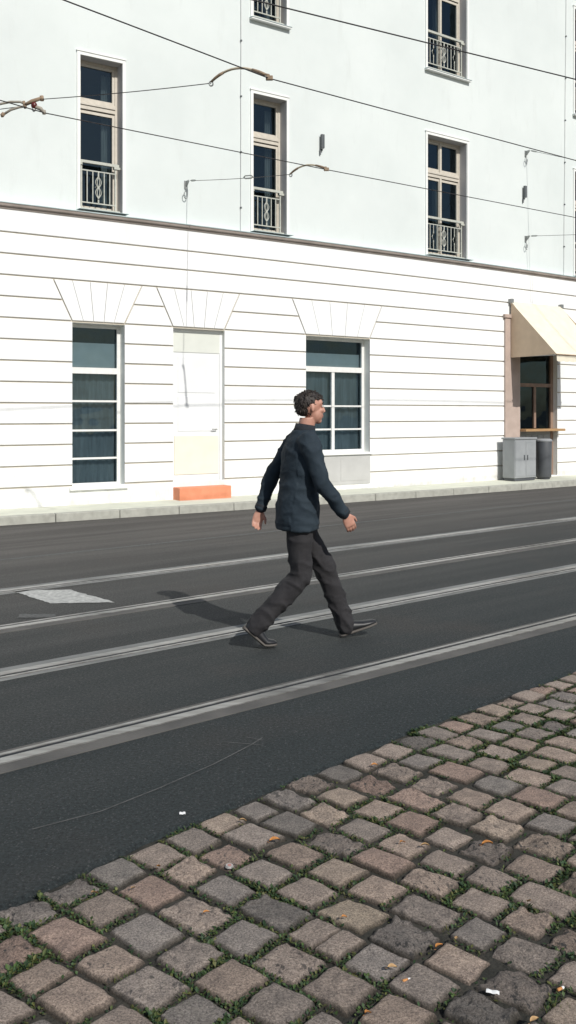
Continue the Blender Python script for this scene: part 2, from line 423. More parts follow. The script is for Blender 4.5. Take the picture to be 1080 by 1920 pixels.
q = [at(20,1108), at(130,1106), at(215,1130), at(95,1132)]
decal('road_marking', q, .004, M['mark'])
decal('road_marking', [at(40,1152), at(110,1152), at(100,1159), at(30,1159)], .004, M['markfaint'])
strip_o = MB(); strip(strip_o, 9.78, 9.84, 0, .003)
tag(strip_o.build('road_seam', M['markfaint']), kind='structure')
# pale hairline scratch across the near asphalt
sc = MB(); pts = [at(60,1556), at(190,1522), at(300,1478), at(400,1434), at(470,1398), at(492,1384)]
for a, b in zip(pts, pts[1:]):
    d = (b-a).normalized(); nrm = Vector((-d.y, d.x, 0))*.0035
    sc.quad(a-nrm+Vector((0,0,.003)), b-nrm+Vector((0,0,.003)), b+nrm+Vector((0,0,.003)), a+nrm+Vector((0,0,.003)))
for a, b in ((at(415,1392), at(492,1398)), (at(462,1383), at(493,1389))):
    d = (b-a).normalized(); nrm = Vector((-d.y, d.x, 0))*.003
    sc.quad(a-nrm+Vector((0,0,.0035)), b-nrm+Vector((0,0,.0035)), b+nrm+Vector((0,0,.0035)), a+nrm+Vector((0,0,.0035)))
tag(sc.build('road_scratch', M['markfaint']), kind='structure')

# soil between the setts
sb = MB(); SN = 150; RN = 46
tt = [-5+15*i/SN for i in range(SN+1)]; rr = [-.02+5.6*j/RN for j in range(RN+1)]
vs = []; 
for t in tt:
    for r in rr:
        q = E(t, r); vs.append((q.x, q.y, -.015 + .006*noise.noise(q*14)))
sb.add(vs, [(i*(RN+1)+j, (i+1)*(RN+1)+j, (i+1)*(RN+1)+j+1, i*(RN+1)+j+1) for i in range(SN) for j in range(RN)])
so_ = sb.build('soil_bed', M['soil'], smooth=True); tag(so_, kind='structure')
far = MB()
far.quad(E(-13,.0,-.045), E(-5,.0,-.045), E(-5,8,-.045), E(-13,8,-.045)); 
tag(far.build('soil_bed', M['soil']), kind='structure')

# ---------------------------------------------------------------- granite setts: one paved surface
def inview(q):
    if q.y < 1.9: return False
    px = 540 + F*q.x/q.y; py = HY + F*EYE/q.y
    return -140 < px < 1220 and 1150 < py < 2100
PAL = [((.205,.172,.152), 6), ((.188,.164,.150), 6), ((.172,.156,.147), 5), ((.158,.149,.145), 3), ((.222,.190,.165), 3),
       ((.122,.117,.114), 1.5), ((.235,.205,.170), .5), ((.200,.156,.138), 2)]
pal = [c for c, n in PAL for _ in range(int(n*2))]
sv, sf, scol = [], [], []
joints = []
def sett(t0, t1, r0, r1, jit=1., force=None):
    j = lambda a: random.uniform(-a, a)*jit
    c = [E(t0+j(.008), r0+j(.007)), E(t1+j(.008), r0+j(.007)), E(t1+j(.008), r1+j(.007)), E(t0+j(.008), r1+j(.007))]
    ce = (c[0]+c[1]+c[2]+c[3])/4
    vis = inview(ce); n = (16 if ce.y < 4.2 else 12) if vis else 5
    col = random.choice(pal); kk = random.uniform(.84, 1.14); col = [x*kk for x in col]
    roughs = random.random() if force is None else .1
    if force: col = list(force)
    rough = .0035 if roughs < .66 else (.008 if roughs < .86 else .014)
    if rough > .01: col = [x*.72 for x in col]
    flag = 0.0 if rough < .005 else (.5 if rough < .01 else 1.0)
    if force is None and random.random() < .12: flag = max(flag, .8)
    col = [a*b for a, b in zip(col, (1.68, 1.60, 1.51))]
    top = .002 + j(.005); tx, ty = j(.028), j(.028); dome = random.uniform(.0, .0035); seed = random.random()*90
    rd_ = random.uniform(.03, .17)
    b = len(sv)
    us = [-1+2*i/n for i in range(n+1)]
    us = [math.copysign(abs(u)**.62, u) for u in us]
    half = .085
    for v in us:
        for u in us:
            x = u*((1-rd_) + rd_*math.sqrt(1-v*v/2)); y = v*((1-rd_) + rd_*math.sqrt(1-u*u/2))
            wob = Vector((u*1.4+seed, v*1.4, seed))
            w2 = Vector((u*3.3+seed, v*3.3, seed+7)); ee = max(abs(u), abs(v))**2
            x += ee*(.10*noise.noise(wob)+.05*noise.noise(w2)); y += ee*(.10*noise.noise(wob+Vector((9,4,2)))+.05*noise.noise(w2+Vector((3,8,1))))
            X, Y = (x+1)/2, (y+1)/2
            q = c[0]*(1-X)*(1-Y) + c[1]*X*(1-Y) + c[2]*X*Y + c[3]*(1-X)*Y
            e = max(abs(u), abs(v))
            z = top + tx*x*half + ty*y*half + dome*(1-(x*x+y*y)*.6)
            z -= .004*e**4 + .010*max(0, (e-.88)/.12)**1.5
            nz = noise.fractal(Vector((q.x*16, q.y*16, seed)), .9, 2.1, 5)
            z += rough*nz
            if rough > .005: z += rough*1.4*abs(noise.noise(Vector((q.x*34, q.y*20, seed))))-rough*.5
            sv.append((q.x, q.y, z))
            dirt_shade = min(1., max(0, (e-.86)/.10)); dirt_shade = dirt_shade*.88  # rim and skirt colour: joint dirt, deepened with painted shade
            scol.append([a*(1-dirt_shade)+d*dirt_shade for a, d in zip(col, (.032,.029,.022))] + [flag])
    m = n+1
    for y in range(n):
        for x in range(n):
            sf.append((b+y*m+x, b+y*m+x+1, b+(y+1)*m+x+1, b+(y+1)*m+x))
    ring = [x for x in range(m)] + [y*m+n for y in range(1, m)] + [n*m+x for x in range(n-1, -1, -1)] + [y*m for y in range(n-1, 0, -1)]
    b2 = len(sv)
    for i in ring:
        p_ = Vector(sv[b+i]); d = p_-ce
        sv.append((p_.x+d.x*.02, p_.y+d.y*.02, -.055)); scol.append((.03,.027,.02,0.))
    for i in range(len(ring)):
        k = (i+1) % len(ring)
        sf.append((b+ring[k], b+ring[i], b2+i, b2+k))
done_split = False; t = -4.9
while t < 9.6:                                  # rows run away from the asphalt edge, joints staggered
    wdt = random.uniform(.140, .168); tg = random.uniform(.016, .028)
    r = random.uniform(.016, .034); first = True
    ln = random.uniform(.10, .20)
    while r < 5.3:
        gap = random.uniform(.014, .030)
        cc = E(t+wdt/2, r+ln/2)
        if not done_split and (cc - at(657,1757)).length < .085:
            done_split = True; sett(t, t+wdt, r, r+ln*.54-.001, .12, (.185,.162,.148)); sett(t, t+wdt, r+ln*.54+.001, r+ln, .12, (.185,.162,.148))
        else: sett(t, t+wdt, r, r+ln)
        if inview(cc):
            for q in range(9): joints.append((t-tg/2+random.uniform(-.006,.006), r+ln*q/9))
            if not first or random.random() < .2:
                for q in range(9): joints.append((t+wdt*q/9, r-gap/2+random.uniform(-.006,.006)))
        r += ln+gap; first = False
        ln = random.choice((.135, .15, .16, .17, .175, .19, .21)) + random.uniform(-.008, .008)
    t += wdt+tg
me = bpy.data.meshes.new('cobblestone_pavement'); me.from_pydata(sv, [], sf); me.update(); me.materials.append(M['sett'])
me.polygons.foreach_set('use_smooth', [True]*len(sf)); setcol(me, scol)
o = bpy.data.objects.new('cobblestone_pavement', me); COL.objects.link(o); tag(o, kind='structure')

# weeds and moss growing in the joints (uncountable: one object)
wv, wf, wc = [], [], []
def leaf(p, az, el, ln, wd, col):
    d = Vector((math.cos(az)*math.cos(el), math.sin(az)*math.cos(el), math.sin(el))); sd_ = Vector((-math.sin(az), math.cos(az), 0))
    mid = p + d*ln*.5 + Vector((0,0,ln*.10)); b = len(wv)
    wv.extend([tuple(p), tuple(mid+sd_*wd*.5), tuple(p+d*ln), tuple(mid-sd_*wd*.5)]); wf.append((b, b+1, b+2, b+3)); wc.extend([col]*4)
GR = [(.035,.068,.022), (.028,.058,.024), (.05,.085,.025), (.022,.046,.02), (.065,.085,.028), (.085,.09,.03)]
for t, r in joints:
    p = E(t, r)
    dens = noise.noise(Vector((p.x*2.3, p.y*2.3, 5.5))) + .55*noise.noise(Vector((p.x*8, p.y*8, 1.5)))
    if dens < -.22: 
        if random.random() < .75: continue
        n = 2
    else: n = int(6 + 15*min(1, max(0, dens+.1)*1.8))
    big = dens > .30 and random.random() < .3
    for _ in range(n):
        q = p + Vector((random.uniform(-.012,.012), random.uniform(-.013,.013), -.016+random.uniform(0,.012)))
        col = random.choice(GR); k = random.uniform(.7, 1.25)
        leaf(q, random.uniform(0, 6.28), random.uniform(.05, 1.0), random.uniform(.008,.017)*(1.6 if big else 1), random.uniform(.006,.011)*(1.4 if big else 1), tuple(a*k for a in col))
# a few grass tufts
for px, py in ((745,1672),(835,1745),(960,1705),(1030,1895),(1015,1880),(690,1600),(830,1700),(868,1800),(1050,1900),(230,1840),(430,1880),(60,1815),(250,1850),(330,1905)):
    c_ = at(px, py, -.02)
    for _ in range(46):
        q = c_ + Vector((random.gauss(0,.018), random.gauss(0,.018), -.01))
        leaf(q, random.uniform(0,6.28), random.uniform(.5,1.4), random.uniform(.018,.042), .0028, random.choice([(.10,.12,.03),(.075,.11,.03),(.13,.13,.045),(.06,.11,.03)]))
me = bpy.data.meshes.new('joint_weeds'); me.from_pydata(wv, [], wf); me.update(); me.materials.append(M['weed']); setcol(me, wc)
o = bpy.data.objects.new('joint_weeds', me); COL.objects.link(o); tag(o, 'low green weeds and moss growing in the cobblestone joints', 'weeds', kind='stuff')

# ---------------------------------------------------------------- litter
def dead_leaf(px, py, ln, rz, m, lab, z=.012):
    c_ = at(px, py, z)
    mb = MB(); n = 8; vs = []; fs = []
    for i in range(n+1):
        x = i/n; wd = .26*math.sin(math.pi*min(1, x*1.02))**.8*(1-.25*x) + .004
        zc = .18*math.sin(x*3.0+rz)+.05
        for yv in (-1, 0, 1): vs.append((ln*(x-.5), ln*wd*yv, ln*(zc + .16*abs(yv))))
    for i in range(n):
        for j in (0, 1): fs.append((i*3+j, (i+1)*3+j, (i+1)*3+j+1, i*3+j+1))
    mb.add(vs, fs); mb.tube([(-ln*.5,0,.05*ln), (-ln*.72,.04*ln,.12*ln)], ln*.018, 5)
    o = mb.build('fallen_leaf', M[m], smooth=True); o.location = c_; o.rotation_euler = (random.uniform(-.2,.2), random.uniform(-.2,.2), rz)
    tag(o, lab, 'leaf', 'dry leaves fallen on the cobblestones')
for a in ((914,1585,.042,.1,'leaf_o','largest orange dry leaf lying before the dark rough stone at right'),
          (755,1581,.026,.6,'leaf_o','small orange dry leaf in the joint left of the double leaf pair'),
          (797,1587,.030,.0,'leaf_t','flat tan leaf lying on top of a pinkish stone near the middle right'),
          (992,1690,.028,1.9,'leaf_t','upright pale leaf by a stone corner near the right edge'),
          (856,1761,.026,1.3,'leaf_t','upright tan leaf between two large stones at lower right'),
          (824,1776,.030,.7,'leaf_o','orange curled leaf just left of the upright tan leaf'),
          (735,1816,.030,.3,'leaf_t','tan leaf lying on the broad grey stone below the split stone'),
          (645,1721,.022,.5,'leaf_o','tiny orange leaf above the split stone'),
          (702,1436,.030,.1,'leaf_o','orange leaf high up beside the asphalt edge among distant stones'),
          (297,1626,.030,1.4,'leaf_o','upright orange leaf at left in front of a dark rough stone'),
          (250,1666,.024,1.2,'leaf_t','brown leaf leaning on the bluish rough stone at left'),
          (177,1676,.028,.9,'leaf_t','tan leaf in the joint of the leftmost asphalt side stones'),
          (455,1540,.028,.1,'leaf_t','pale flat leaf by the asphalt edge at the centre of the photo'),
          (515,1578,.040,.2,'leaf_o','long orange leaf left of a pinkish stone in the middle'),
          (387,1712,.022,.5,'leaf_o','small orange leaf right of a broad stone at lower left'),
          (690,1902,.028,.8,'leaf_o','orange leaf at the bottom edge left of the white paper'),
          (1002,1915,.030,.5,'leaf_t','tan leaf cut by the bottom edge near the right corner')):
    dead_leaf(*a)
def butt(px, py, rz, lab, z=.0):
    c_ = at(px, py, z); root = empty('cigarette_butt', c_, rz); root.rotation_euler = (0, .12, rz)
    tag(root, lab, 'cigarette butt', 'cigarette butts on the cobblestones')
    a = MB(); a.tube([(-.014,0,.005),(.004,0,.005)], .0042, 10); a.build('filter', M['filter'], root, True)
    b = MB(); b.tube([(.004,0,.005),(.012,.0005,.0045),(.016,.001,.004)], [.0041,.0040,.0032], 10); b.build('paper_stub', M['paper'], root, True)
butt(762,1841,.6,'orange tipped cigarette butt left of the white paper at lower right')
butt(1051,1857,.7,'orange tipped cigarette butt by the right edge of the photo')
def scrap(px, py, ln, wd, rz, lab, name='paper_scrap', z=.006):
    mb = MB(); vs = []; n = 6
    for i in range(n+1):
        for jx in (-1, 0, 1):
            vs.append((ln*(i/n-.5), wd*jx*(.5+.1*math.sin(i*2.1)), .006*(1-abs(jx))+.0012*math.sin(i*1.7)))
    mb.add(vs, [(i*3+j, (i+1)*3+j, (i+1)*3+j+1, i*3+j+1) for i in range(n) for j in (0, 1)])
    o = mb.build(name, M['paper'], smooth=True); o.location = at(px, py, z); o.rotation_euler = (0, 0, rz)
    tag(o, lab, 'paper scrap')
scrap(924,1860,.036,.014,-.3,'rolled white paper scrap between stones at lower right')
scrap(342,1525,.024,.018,.1,'white paper scrap lying alone on the dark asphalt')
cr = MB(); n = 21; vs = []
for i in range(42): a = 2*math.pi*i/42; k = .0155 if i % 2 else .0142; vs.append((k*math.cos(a), k*math.sin(a), 0))
for i in range(42): a = 2*math.pi*i/42; vs.append((.0125*math.cos(a), .0125*math.sin(a), .006))
cr.add(vs, [(i, (i+1) % 42, 42+(i+1) % 42, 42+i) for i in range(42)] + [tuple(range(42, 84))])
o = cr.build('bottle_cap', M['cap']); o.location = at(430,1625,.0); o.rotation_euler = (.06,.05,0); tag(o, 'small round metal bottle cap lying in a weedy joint', 'bottle cap')
cd = MB(); cd.tube([(0,0,.0062),(0,0,.0068)], .007, 16); cd.build('printed_centre', M['capred'], o)

# ---------------------------------------------------------------- the building
base = P(6, 0, 0)
B = empty('building', (base.x, base.y, 0)); tag(B, 'long white rendered building with rusticated ground floor and tall narrow windows', 'building')
def lb(p): return Vector((p[0]-base.x, p[1]-base.y, p[2]))
def PB(s, off, z): return lb(P(s, off, z))
CZ = 4.86
WIN = []                                       # (s0, s1, z0, z1, wide)
for s0, s1, wide in ((-6.9,-5.72,1), (-2.75,-2.02,0), (1.28,2.01,0), (4.56,5.29,0), (8.88,10.05,1), (13.85,15.02,1), (18.6,19.77,1), (23.2,24.37,1), (28,29.17,1)):
    WIN.append((s0, s1, CZ+.01, 7.40, wide)); WIN.append((s0, s1, 8.76, 11.30, wide))
DOOR = [(-3.4,-2.5,.41,3.06), (1.13,2.03,.41,3.06), (2.92,3.93,.34,3.06), (5.70,7.26,.845,3.06), (11.75,13.1,.16,3.06), (16.6,17.9,.845,3.06), (21.5,22.8,.845,3.06)]
def wallmesh(mb, off, z0, z1, ops, s0=BS0, s1=BS1, step=.5):
    ss = sorted(set([round(s0+i*step, 4) for i in range(int((s1-s0)/step)+1)] + [v for o in ops for v in o[:2]]))
    zs = sorted(set([z0, z1] + [v for o in ops for v in o[2:4] if z0 < v < z1]))
    for a, b in zip(ss, ss[1:]):
        for c, d in zip(zs, zs[1:]):
            ms, mz = (a+b)/2, (c+d)/2
            if any(o[0] < ms < o[1] and o[2] < mz < o[3] for o in ops): continue
            mb.quad(PB(a,off,c), PB(b,off,c), PB(b,off,d), PB(a,off,d))
def reveal(mb, o, off0, off1, mi):
    a, b, c, d = o[:4]
    mb.quad(PB(a,off0,c), PB(a,off0,d), PB(a,off1,d), PB(a,off1,c), mi)
    mb.quad(PB(b,off0,d), PB(b,off0,c), PB(b,off1,c), PB(b,off1,d), mi)
    mb.quad(PB(a,off0,d), PB(b,off0,d), PB(b,off1,d), PB(a,off1,d), mi)
    mb.quad(PB(a,off1,c), PB(b,off1,c), PB(b,off0,c), PB(a,off0,c), mi)
TOP = 12.9
uw = MB(); wallmesh(uw, 0, CZ, TOP, WIN)
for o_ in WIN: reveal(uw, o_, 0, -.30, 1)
# end walls and back
for s_ in (BS0, BS1):
    uw.quad(PB(s_, 0, 0), PB(s_, -11, 0), PB(s_, -11, TOP), PB(s_, 0, TOP))
for i in range(int(BS0), int(BS1), 4): uw.quad(PB(i,-11,0), PB(i+4,-11,0), PB(i+4,-11,TOP), PB(i,-11,TOP))
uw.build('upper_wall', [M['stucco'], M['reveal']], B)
rf = MB()
for i in range(int(BS0), int(BS1), 2):
    rf.hexa([PB(i,.25,TOP), PB(i+2,.25,TOP), PB(i+2,-11,TOP), PB(i,-11,TOP), PB(i,.25,TOP+.2), PB(i+2,.25,TOP+.2), PB(i+2,-11,TOP+1.4), PB(i,-11,TOP+1.4)])
rf.build('roof', M['taupe'], B)

# ground floor: back plate with rusticated courses standing proud of it
gw = MB(); wallmesh(gw, .036, .0, CZ-.1, DOOR)
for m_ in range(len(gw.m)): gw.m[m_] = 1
G = .027; GL = [4.40-.33*k for k in range(13)]            # groove heights
bands = [(GL[0]+G/2, CZ-.10)] + [(GL[i+1]+G/2, GL[i]-G/2) for i in range(12)] + [(.0, GL[12]-G/2)]
def block(sa0, sb0, z0, sa1, sb1, z1):                    # bottom span sa0..sb0, top span sa1..sb1
    n = max(1, int((sb0-sa0)/.5)); f0, f1 = .06, .036; bv = .007
    rows_ = []
    for i in range(n+1):
        t_ = i/n; sbm = sa0+(sb0-sa0)*t_; stp = sa1+(sb1-sa1)*t_
        rows_.append([PB(sbm,f1,z0), PB(sbm,f0-.004,z0), PB(sbm,f0,z0+bv), PB(stp,f0,z1-bv), PB(stp,f0-.004,z1), PB(stp,f1,z1)])
    for i in range(n):
        for k in range(5): gw.quad(rows_[i][k], rows_[i+1][k], rows_[i+1][k+1], rows_[i][k+1])
    gw.add(rows_[0], [tuple(range(6))]); gw.add(rows_[n], [tuple(reversed(range(6)))])
arch = [(d[0], d[1]) for d in DOOR]
AZ0, AZ1 = GL[4]+G/2, GL[2]-G/2                            # flat arches span these heights
SPL = .30
def slant(z, edge, sgn):                                   # flank of the arch at height z
    return edge + sgn*SPL*(z-AZ0)/(AZ1-AZ0)
for z0, z1 in bands:
    cuts = []
    for d in DOOR:
        if d[2] < (z0+z1)/2 < d[3] or (z0 < d[2] < z1 and False):
            cuts.append((d[0], d[1], d[0], d[1]))
        elif AZ0-.001 <= z0 and z1 <= AZ1+.001:
            cuts.append((slant(z0,d[0]-.02,-1), slant(z0,d[1]+.02,1), slant(z1,d[0]-.02,-1), slant(z1,d[1]+.02,1)))
    cur0 = cur1 = BS0
    zz0, zz1 = z0, z1
    for c in sorted(cuts):
        block(cur0, c[0], z0, cur1, c[2], z1); cur0, cur1 = c[1], c[3]
    block(cur0, BS1, z0, cur1, BS1, z1)
    for d in DOOR:                                        # the piece of a course under a sill
        if d[2] < (z0+z1)/2 < d[3] and z0 < d[2]-.02: block(d[0], d[1], z0, d[0], d[1], d[2])
for d in DOOR:                                            # voussoirs
    g_ = .0045; k = 5; a0, b0 = d[0]-.02+G, d[1]+.02-G; a1, b1 = slant(AZ1,d[0]-.02,-1)+G, slant(AZ1,d[1]+.02,1)-G
    for i in range(k):
        block(a0+(b0-a0)*i/k + g_*(i>0), a0+(b0-a0)*(i+1)/k - g_*(i<k-1), AZ0, a1+(b1-a1)*i/k + g_*(i>0), a1+(b1-a1)*(i+1)/k - g_*(i<k-1), AZ1)
for d in DOOR: reveal(gw, d, .06, -.20, 2)
gw.build('ground_floor_wall', [M['rustic'], M['groove'], M['trim']], B)

# string course between the floors
cn = MB(); prof = [(.0,4.755,0),(.075,4.755,0),(.085,4.785,0),(.115,4.795,0),(.125,4.832,0),(.138,4.838,1),(.138,4.85,1),(.0,4.872,1)]
ss = [BS0+.5*i for i in range(int((BS1-BS0)/.5)+1)]
for a, b in zip(ss, ss[1:]):
    for (o0,z0,_), (o1,z1,mi) in zip(prof, prof[1:]):
        cn.quad(PB(a,o0,z0), PB(b,o0,z0), PB(b,o1,z1), PB(a,o1,z1), mi)
cn.build('string_course', [M['taupe'], M['zinc']], B)

# ---- upper windows: one narrow and one wide, with their parts
def arc(cx, cz, pts, y): return [(cx+x, y, cz+z) for x, z in pts]
def make_window(w, H, wide, sill):
    h = w/2
    fr = MB(); y0, y1 = .20, .265; o_ = .045
    fr.box(-h, -h+o_, y0, y1, 0, H); fr.box(h-o_, h, y0, y1, 0, H)
    fr.box(-h+o_, h-o_, y0+.002, y1, 0, .05); fr.box(-h+o_, h-o_, y0+.002, y1, H-o_, H)
    fr.box(-h+o_, h-o_, y0-.012, y1, 1.735, 1.80); fr.box(-h+o_, h-o_, y0-.03, y1-.01, 1.802, 1.835); fr.box(-h+o_, h-o_, y0-.004, y1, 1.837, 1.875)
    leaves = [(-h+o_, 0), (0, h-o_)] if wide else [(-h+o_, h-o_)]
    c = .045; panes = []
    for a, b in leaves:
        for z0, z1 in ((.052, 1.715), (1.877, H-o_-.002)):
            ya, yb = y0+.008, y1-.008
            fr.box(a+.002, a+c, ya, yb, z0, z1); fr.box(b-c, b-.002, ya, yb, z0, z1)
            fr.box(a+c, b-c, ya+.003, yb-.003, z0, z0+(.09 if z0 < 1 else c)); fr.box(a+c, b-c, ya+.003, yb-.003, z1-c, z1)
            panes.append((a+c, b-c, z0+(.09 if z0 < 1 else c), z1-c))
    if wide: fr.box(-.028, .028, y0-.01, y0+.007, .052, H-.05)
    frm = fr.mesh('window', [M['frame']])
    pms = []
    for a, b, z0, z1 in panes:
        q = MB(); q.quad((a,.236,z0), (b,.236,z0), (b,.236,z1), (a,.236,z1)); pms.append(q.mesh('pane', [M['glass']]))
    # wrought railing
    rl = MB(); yr = .075; zt = .86
    rl.box(-h+.002, h-.03, yr-.022, yr+.022, zt-.045, zt)
    rl.box(h-.12, h-.012, yr-.03, yr+.03, zt-.085, zt-.047); rl.box(-h+.002, -h+.06, yr-.03, yr+.03, zt-.085, zt-.047)
    rl.box(-h+.002, h-.012, yr-.03, yr+.03, .03, .085)
    rl.box(-h+.05, h-.09, yr-.008, yr+.008, .165, .183); rl.box(-h+.05, h-.09, yr-.008, yr+.008, zt-.17, zt-.152)
    for x in (-h+.05, h-.09): rl.box(x-.012, x+.012, yr-.012, yr+.012, .087, zt-.047)
    x0, x1 = -h+.05, h-.09; nb = 5 if not wide else 9
    def orn(cx, cz, rw, rh, loops):
        for sgn in loops:
            pts = [(sgn*rw*math.sin(math.pi*k/8)**1.2, -rh+2*rh*k/8) for k in range(9)]
            rl.tube(arc(cx, cz, pts, yr), .0065, 6)
    for i in range(nb):
        x = x0 + (x1-x0)*(i+1)/(nb+1)
        mid = (i == nb//2); loz = wide and i in (1, 7)
        zc = .44
        if mid:
            rl.tube([(x,yr,.18),(x,yr,.24)], .014, 8); rl.tube([(x,yr,zt-.17),(x,yr,zt-.25)], .014, 8)
            kx = 1.15 if wide else 1
            orn(x, zc-.085, .05*kx, .10, (-1,1)); orn(x, zc+.085, .05*kx, .10, (-1,1))
            orn(x, zc-.085, .022, .09, (-1,1)); orn(x, zc+.085, .022, .09, (-1,1))
            rl.tube([(x-.06,yr,zc),(x,yr-.01,zc+.03),(x+.06,yr,zc),(x,yr-.01,zc-.03)], .007, 6, closed=True)
        elif loz:
            rl.tube([(x,yr,.18),(x,yr,zc-.10)], .0085, 6); rl.tube([(x,yr,zc+.10),(x,yr,zt-.16)], .0085, 6)
            rl.tube([(x-.042,yr,zc),(x,yr,zc+.075),(x+.042,yr,zc),(x,yr,zc-.075)], .010, 6, closed=True)
            rl.tube([(x,yr,zc+.07),(x,yr,zc+.115)], .012, 6); rl.tube([(x,yr,zc-.07),(x,yr,zc-.115)], .012, 6)
        else:
            rl.box(x-.0075, x+.0075, yr-.0075, yr+.0075, .175, zt-.16)
    rail = rl.mesh('railing', [M['iron']])
    # surround on the wall face
    su = MB(); a = .055; y = -.022
    su.box(-h-a, -h-.001, y, .004, 0, H+a); su.box(h+.001, h+a, y, .004, 0, H+a); su.box(-h-.001, h+.001, y, .004, H+.001, H+a)
    su.box(-h-a-.012, h+a+.012, y-.012, .004, H+a+.002, H+a+.018)
    sur = su.mesh('surround', [M['trim']])
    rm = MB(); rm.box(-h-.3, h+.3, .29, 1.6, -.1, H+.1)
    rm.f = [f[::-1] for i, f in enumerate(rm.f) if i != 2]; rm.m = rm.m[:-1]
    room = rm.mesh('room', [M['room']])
    def curtain(a, b, z0, z1, yy):
        cm = MB(); n = 30; vs = []
        for i in range(n+1):
            x = a+(b-a)*i/n; yv = yy + .022*math.sin(i*1.55) + .01*math.sin(i*.7)
            vs += [(x, yv, z0), (x, yv+.01, z1)]
        cm.add(vs, [(2*i, 2*i+2, 2*i+3, 2*i+1) for i in range(n)]); return cm.mesh('curtain', [M['curtain']], True)
    cur = [curtain(h*.45, h-.02, .05, H-.1, .42), curtain(-h+.02, -h*.62, .05, H-.1, .42)]
    if wide: cur = [curtain(-h*.05, h*.42, .05, 1.85, .40), curtain(-h+.05, -h*.45, .05, H-.1, .45)]
    sm = MB()
    if sill:
        sm.box(-h-.07, h+.07, -.085, .03, -.036, -.012); sm.hexa([(-h-.075,-.095,-.011),(h+.075,-.095,-.011),(h+.075,.06,-.011),(-h-.075,.06,-.011),(-h-.075,-.095,-.002),(h+.075,-.095,-.002),(h+.075,.06,.008),(-h-.075,.06,.008)], 1)
    else:
        sm.hexa([(-h-.06,-.16,.012),(h+.06,-.16,.012),(h+.06,.0,.012),(-h-.06,.0,.012),(-h-.06,-.16,.018),(h+.06,-.16,.018),(h+.06,.0,.026),(-h-.06,.0,.026)], 1)
    sil = sm.mesh('sill', [M['trim'], M['zinc']])
    return frm, pms, [('railing', rail), ('surround', sur), ('room', room), ('sill', sil)] + [('curtain', c_) for c_ in cur]
protos = {}
for s0, s1, z0, z1, wide in WIN:
    sill = z0 > 8
    key = (wide, sill)
    if key not in protos: protos[key] = make_window(s1-s0, z1-z0, wide, sill)
    frm, pms, rest = protos[key]
    mid = (s0+s1)/2; p_ = PB(mid, 0, z0)
    wo = bpy.data.objects.new('window', frm); COL.objects.link(wo); wo.parent = B; wo.location = p_; wo.rotation_euler = (0,0,head(mid))
    for pm in pms:
        c_ = bpy.data.objects.new('pane', pm); COL.objects.link(c_); c_.parent = wo
    for nm, me_ in rest:
        c_ = bpy.data.objects.new(nm, me_); COL.objects.link(c_); c_.parent = wo

# ---- ground floor openings
def opening(name, d, label=None):
    mid = (d[0]+d[1])/2; o_ = bpy.data.objects.new(name, None)
    return PB(mid, 0, d[2]), head(mid), (d[1]-d[0])/2, d[3]-d[2]
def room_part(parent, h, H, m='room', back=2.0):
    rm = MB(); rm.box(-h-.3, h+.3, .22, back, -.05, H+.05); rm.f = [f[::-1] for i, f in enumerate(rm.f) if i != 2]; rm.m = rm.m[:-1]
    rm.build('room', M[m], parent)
def pane_part(parent, a, b, z0, z1, y=.15):
    q = MB(); q.quad((a,y,z0),(b,y,z0),(b,y,z1),(a,y,z1)); q.build('pane', M['glass'], parent)
def place(mb, name, mats, d, **k):
    loc, h, hw, H = opening(name, d)
    o_ = mb.build(name, mats, B, **k); o_.location = loc; o_.rotation_euler = (0,0,h); return o_
# glazed windows with white horizontal glazing bars
def low_window(d, bars, transom, mull):
    hw, H = (d[1]-d[0])/2, d[3]-d[2]; z = d[2]
    f = MB(); y0, y1 = .12, .18
    f.box(-hw, -hw+.06, y0, y1, 0, H); f.box(hw-.06, hw, y0, y1, 0, H); f.box(-hw+.06, hw-.06, y0+.002, y1, 0, .05); f.box(-hw+.06, hw-.06, y0+.002, y1, H-.06, H)
    tz = transom-z
    f.box(-hw+.06, hw-.06, y0-.015, y1, tz-.05, tz+.05)
    xs = [-hw+.06, hw-.06]
    if mull: f.box(-.035, .035, y0-.004, y1-.002, .05, tz-.05); xs = [-hw+.06, -.035, .035, hw-.06]
    for b in bars:
        for a, c in zip(xs[::2], xs[1::2]): f.box(a, c, y0+.012, y1-.012, b-z-.016, b-z+.016)
    o_ = place(f, 'window', M['white_frame'], d)
    pane_part(o_, -hw+.06, hw-.06, .05, tz-.05); pane_part(o_, -hw+.06, hw-.06, tz+.05, H-.06)
    bl = MB(); bl.box(-hw+.07, hw-.07, .20, .205, tz+.02, H-.30); bl.build('blind', M['blind'], o_)
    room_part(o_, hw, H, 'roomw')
    n_ = 26; sh_ = MB(); vs = []
    for i in range(n_+1):
        x = -hw+.05+(2*hw-.1)*i/n_; yv = .25+.014*math.sin(i*1.7); vs += [(x,yv,.03),(x,yv,tz-.02)]
    sh_.add(vs, [(2*i,2*i+2,2*i+3,2*i+1) for i in range(n_)]); sh_.build('curtain', M['sheer'], o_, True)
    sl_ = MB(); sl_.box(-hw-.05, hw+.05, -.11, .118, -.045, -.004); sl_.build('sill', M['trim'], o_)
    return o_
low_window(DOOR[0], (1.80,1.32,.86), 2.30, False)
low_window(DOOR[1], (1.80,1.32,.86), 2.30, False)
w3 = low_window(DOOR[3], (1.74,1.29), 2.45, True)
low_window(DOOR[5], (1.74,1.29), 2.45, True); low_window(DOOR[6], (1.74,1.29), 2.45, True)
# apron panel under the wide window
d = DOOR[3]; ap = MB(); hw = (d[1]-d[0])/2
ap.box(-hw, hw, -.072, -.056, -.62, -.05); ap.box(-hw+.08, -.04, -.078, -.0715, -.55, -.12); ap.box(.04, hw-.08, -.078, -.0715, -.55, -.12)
ap.build('apron_panel', M['panelgrey'], w3)
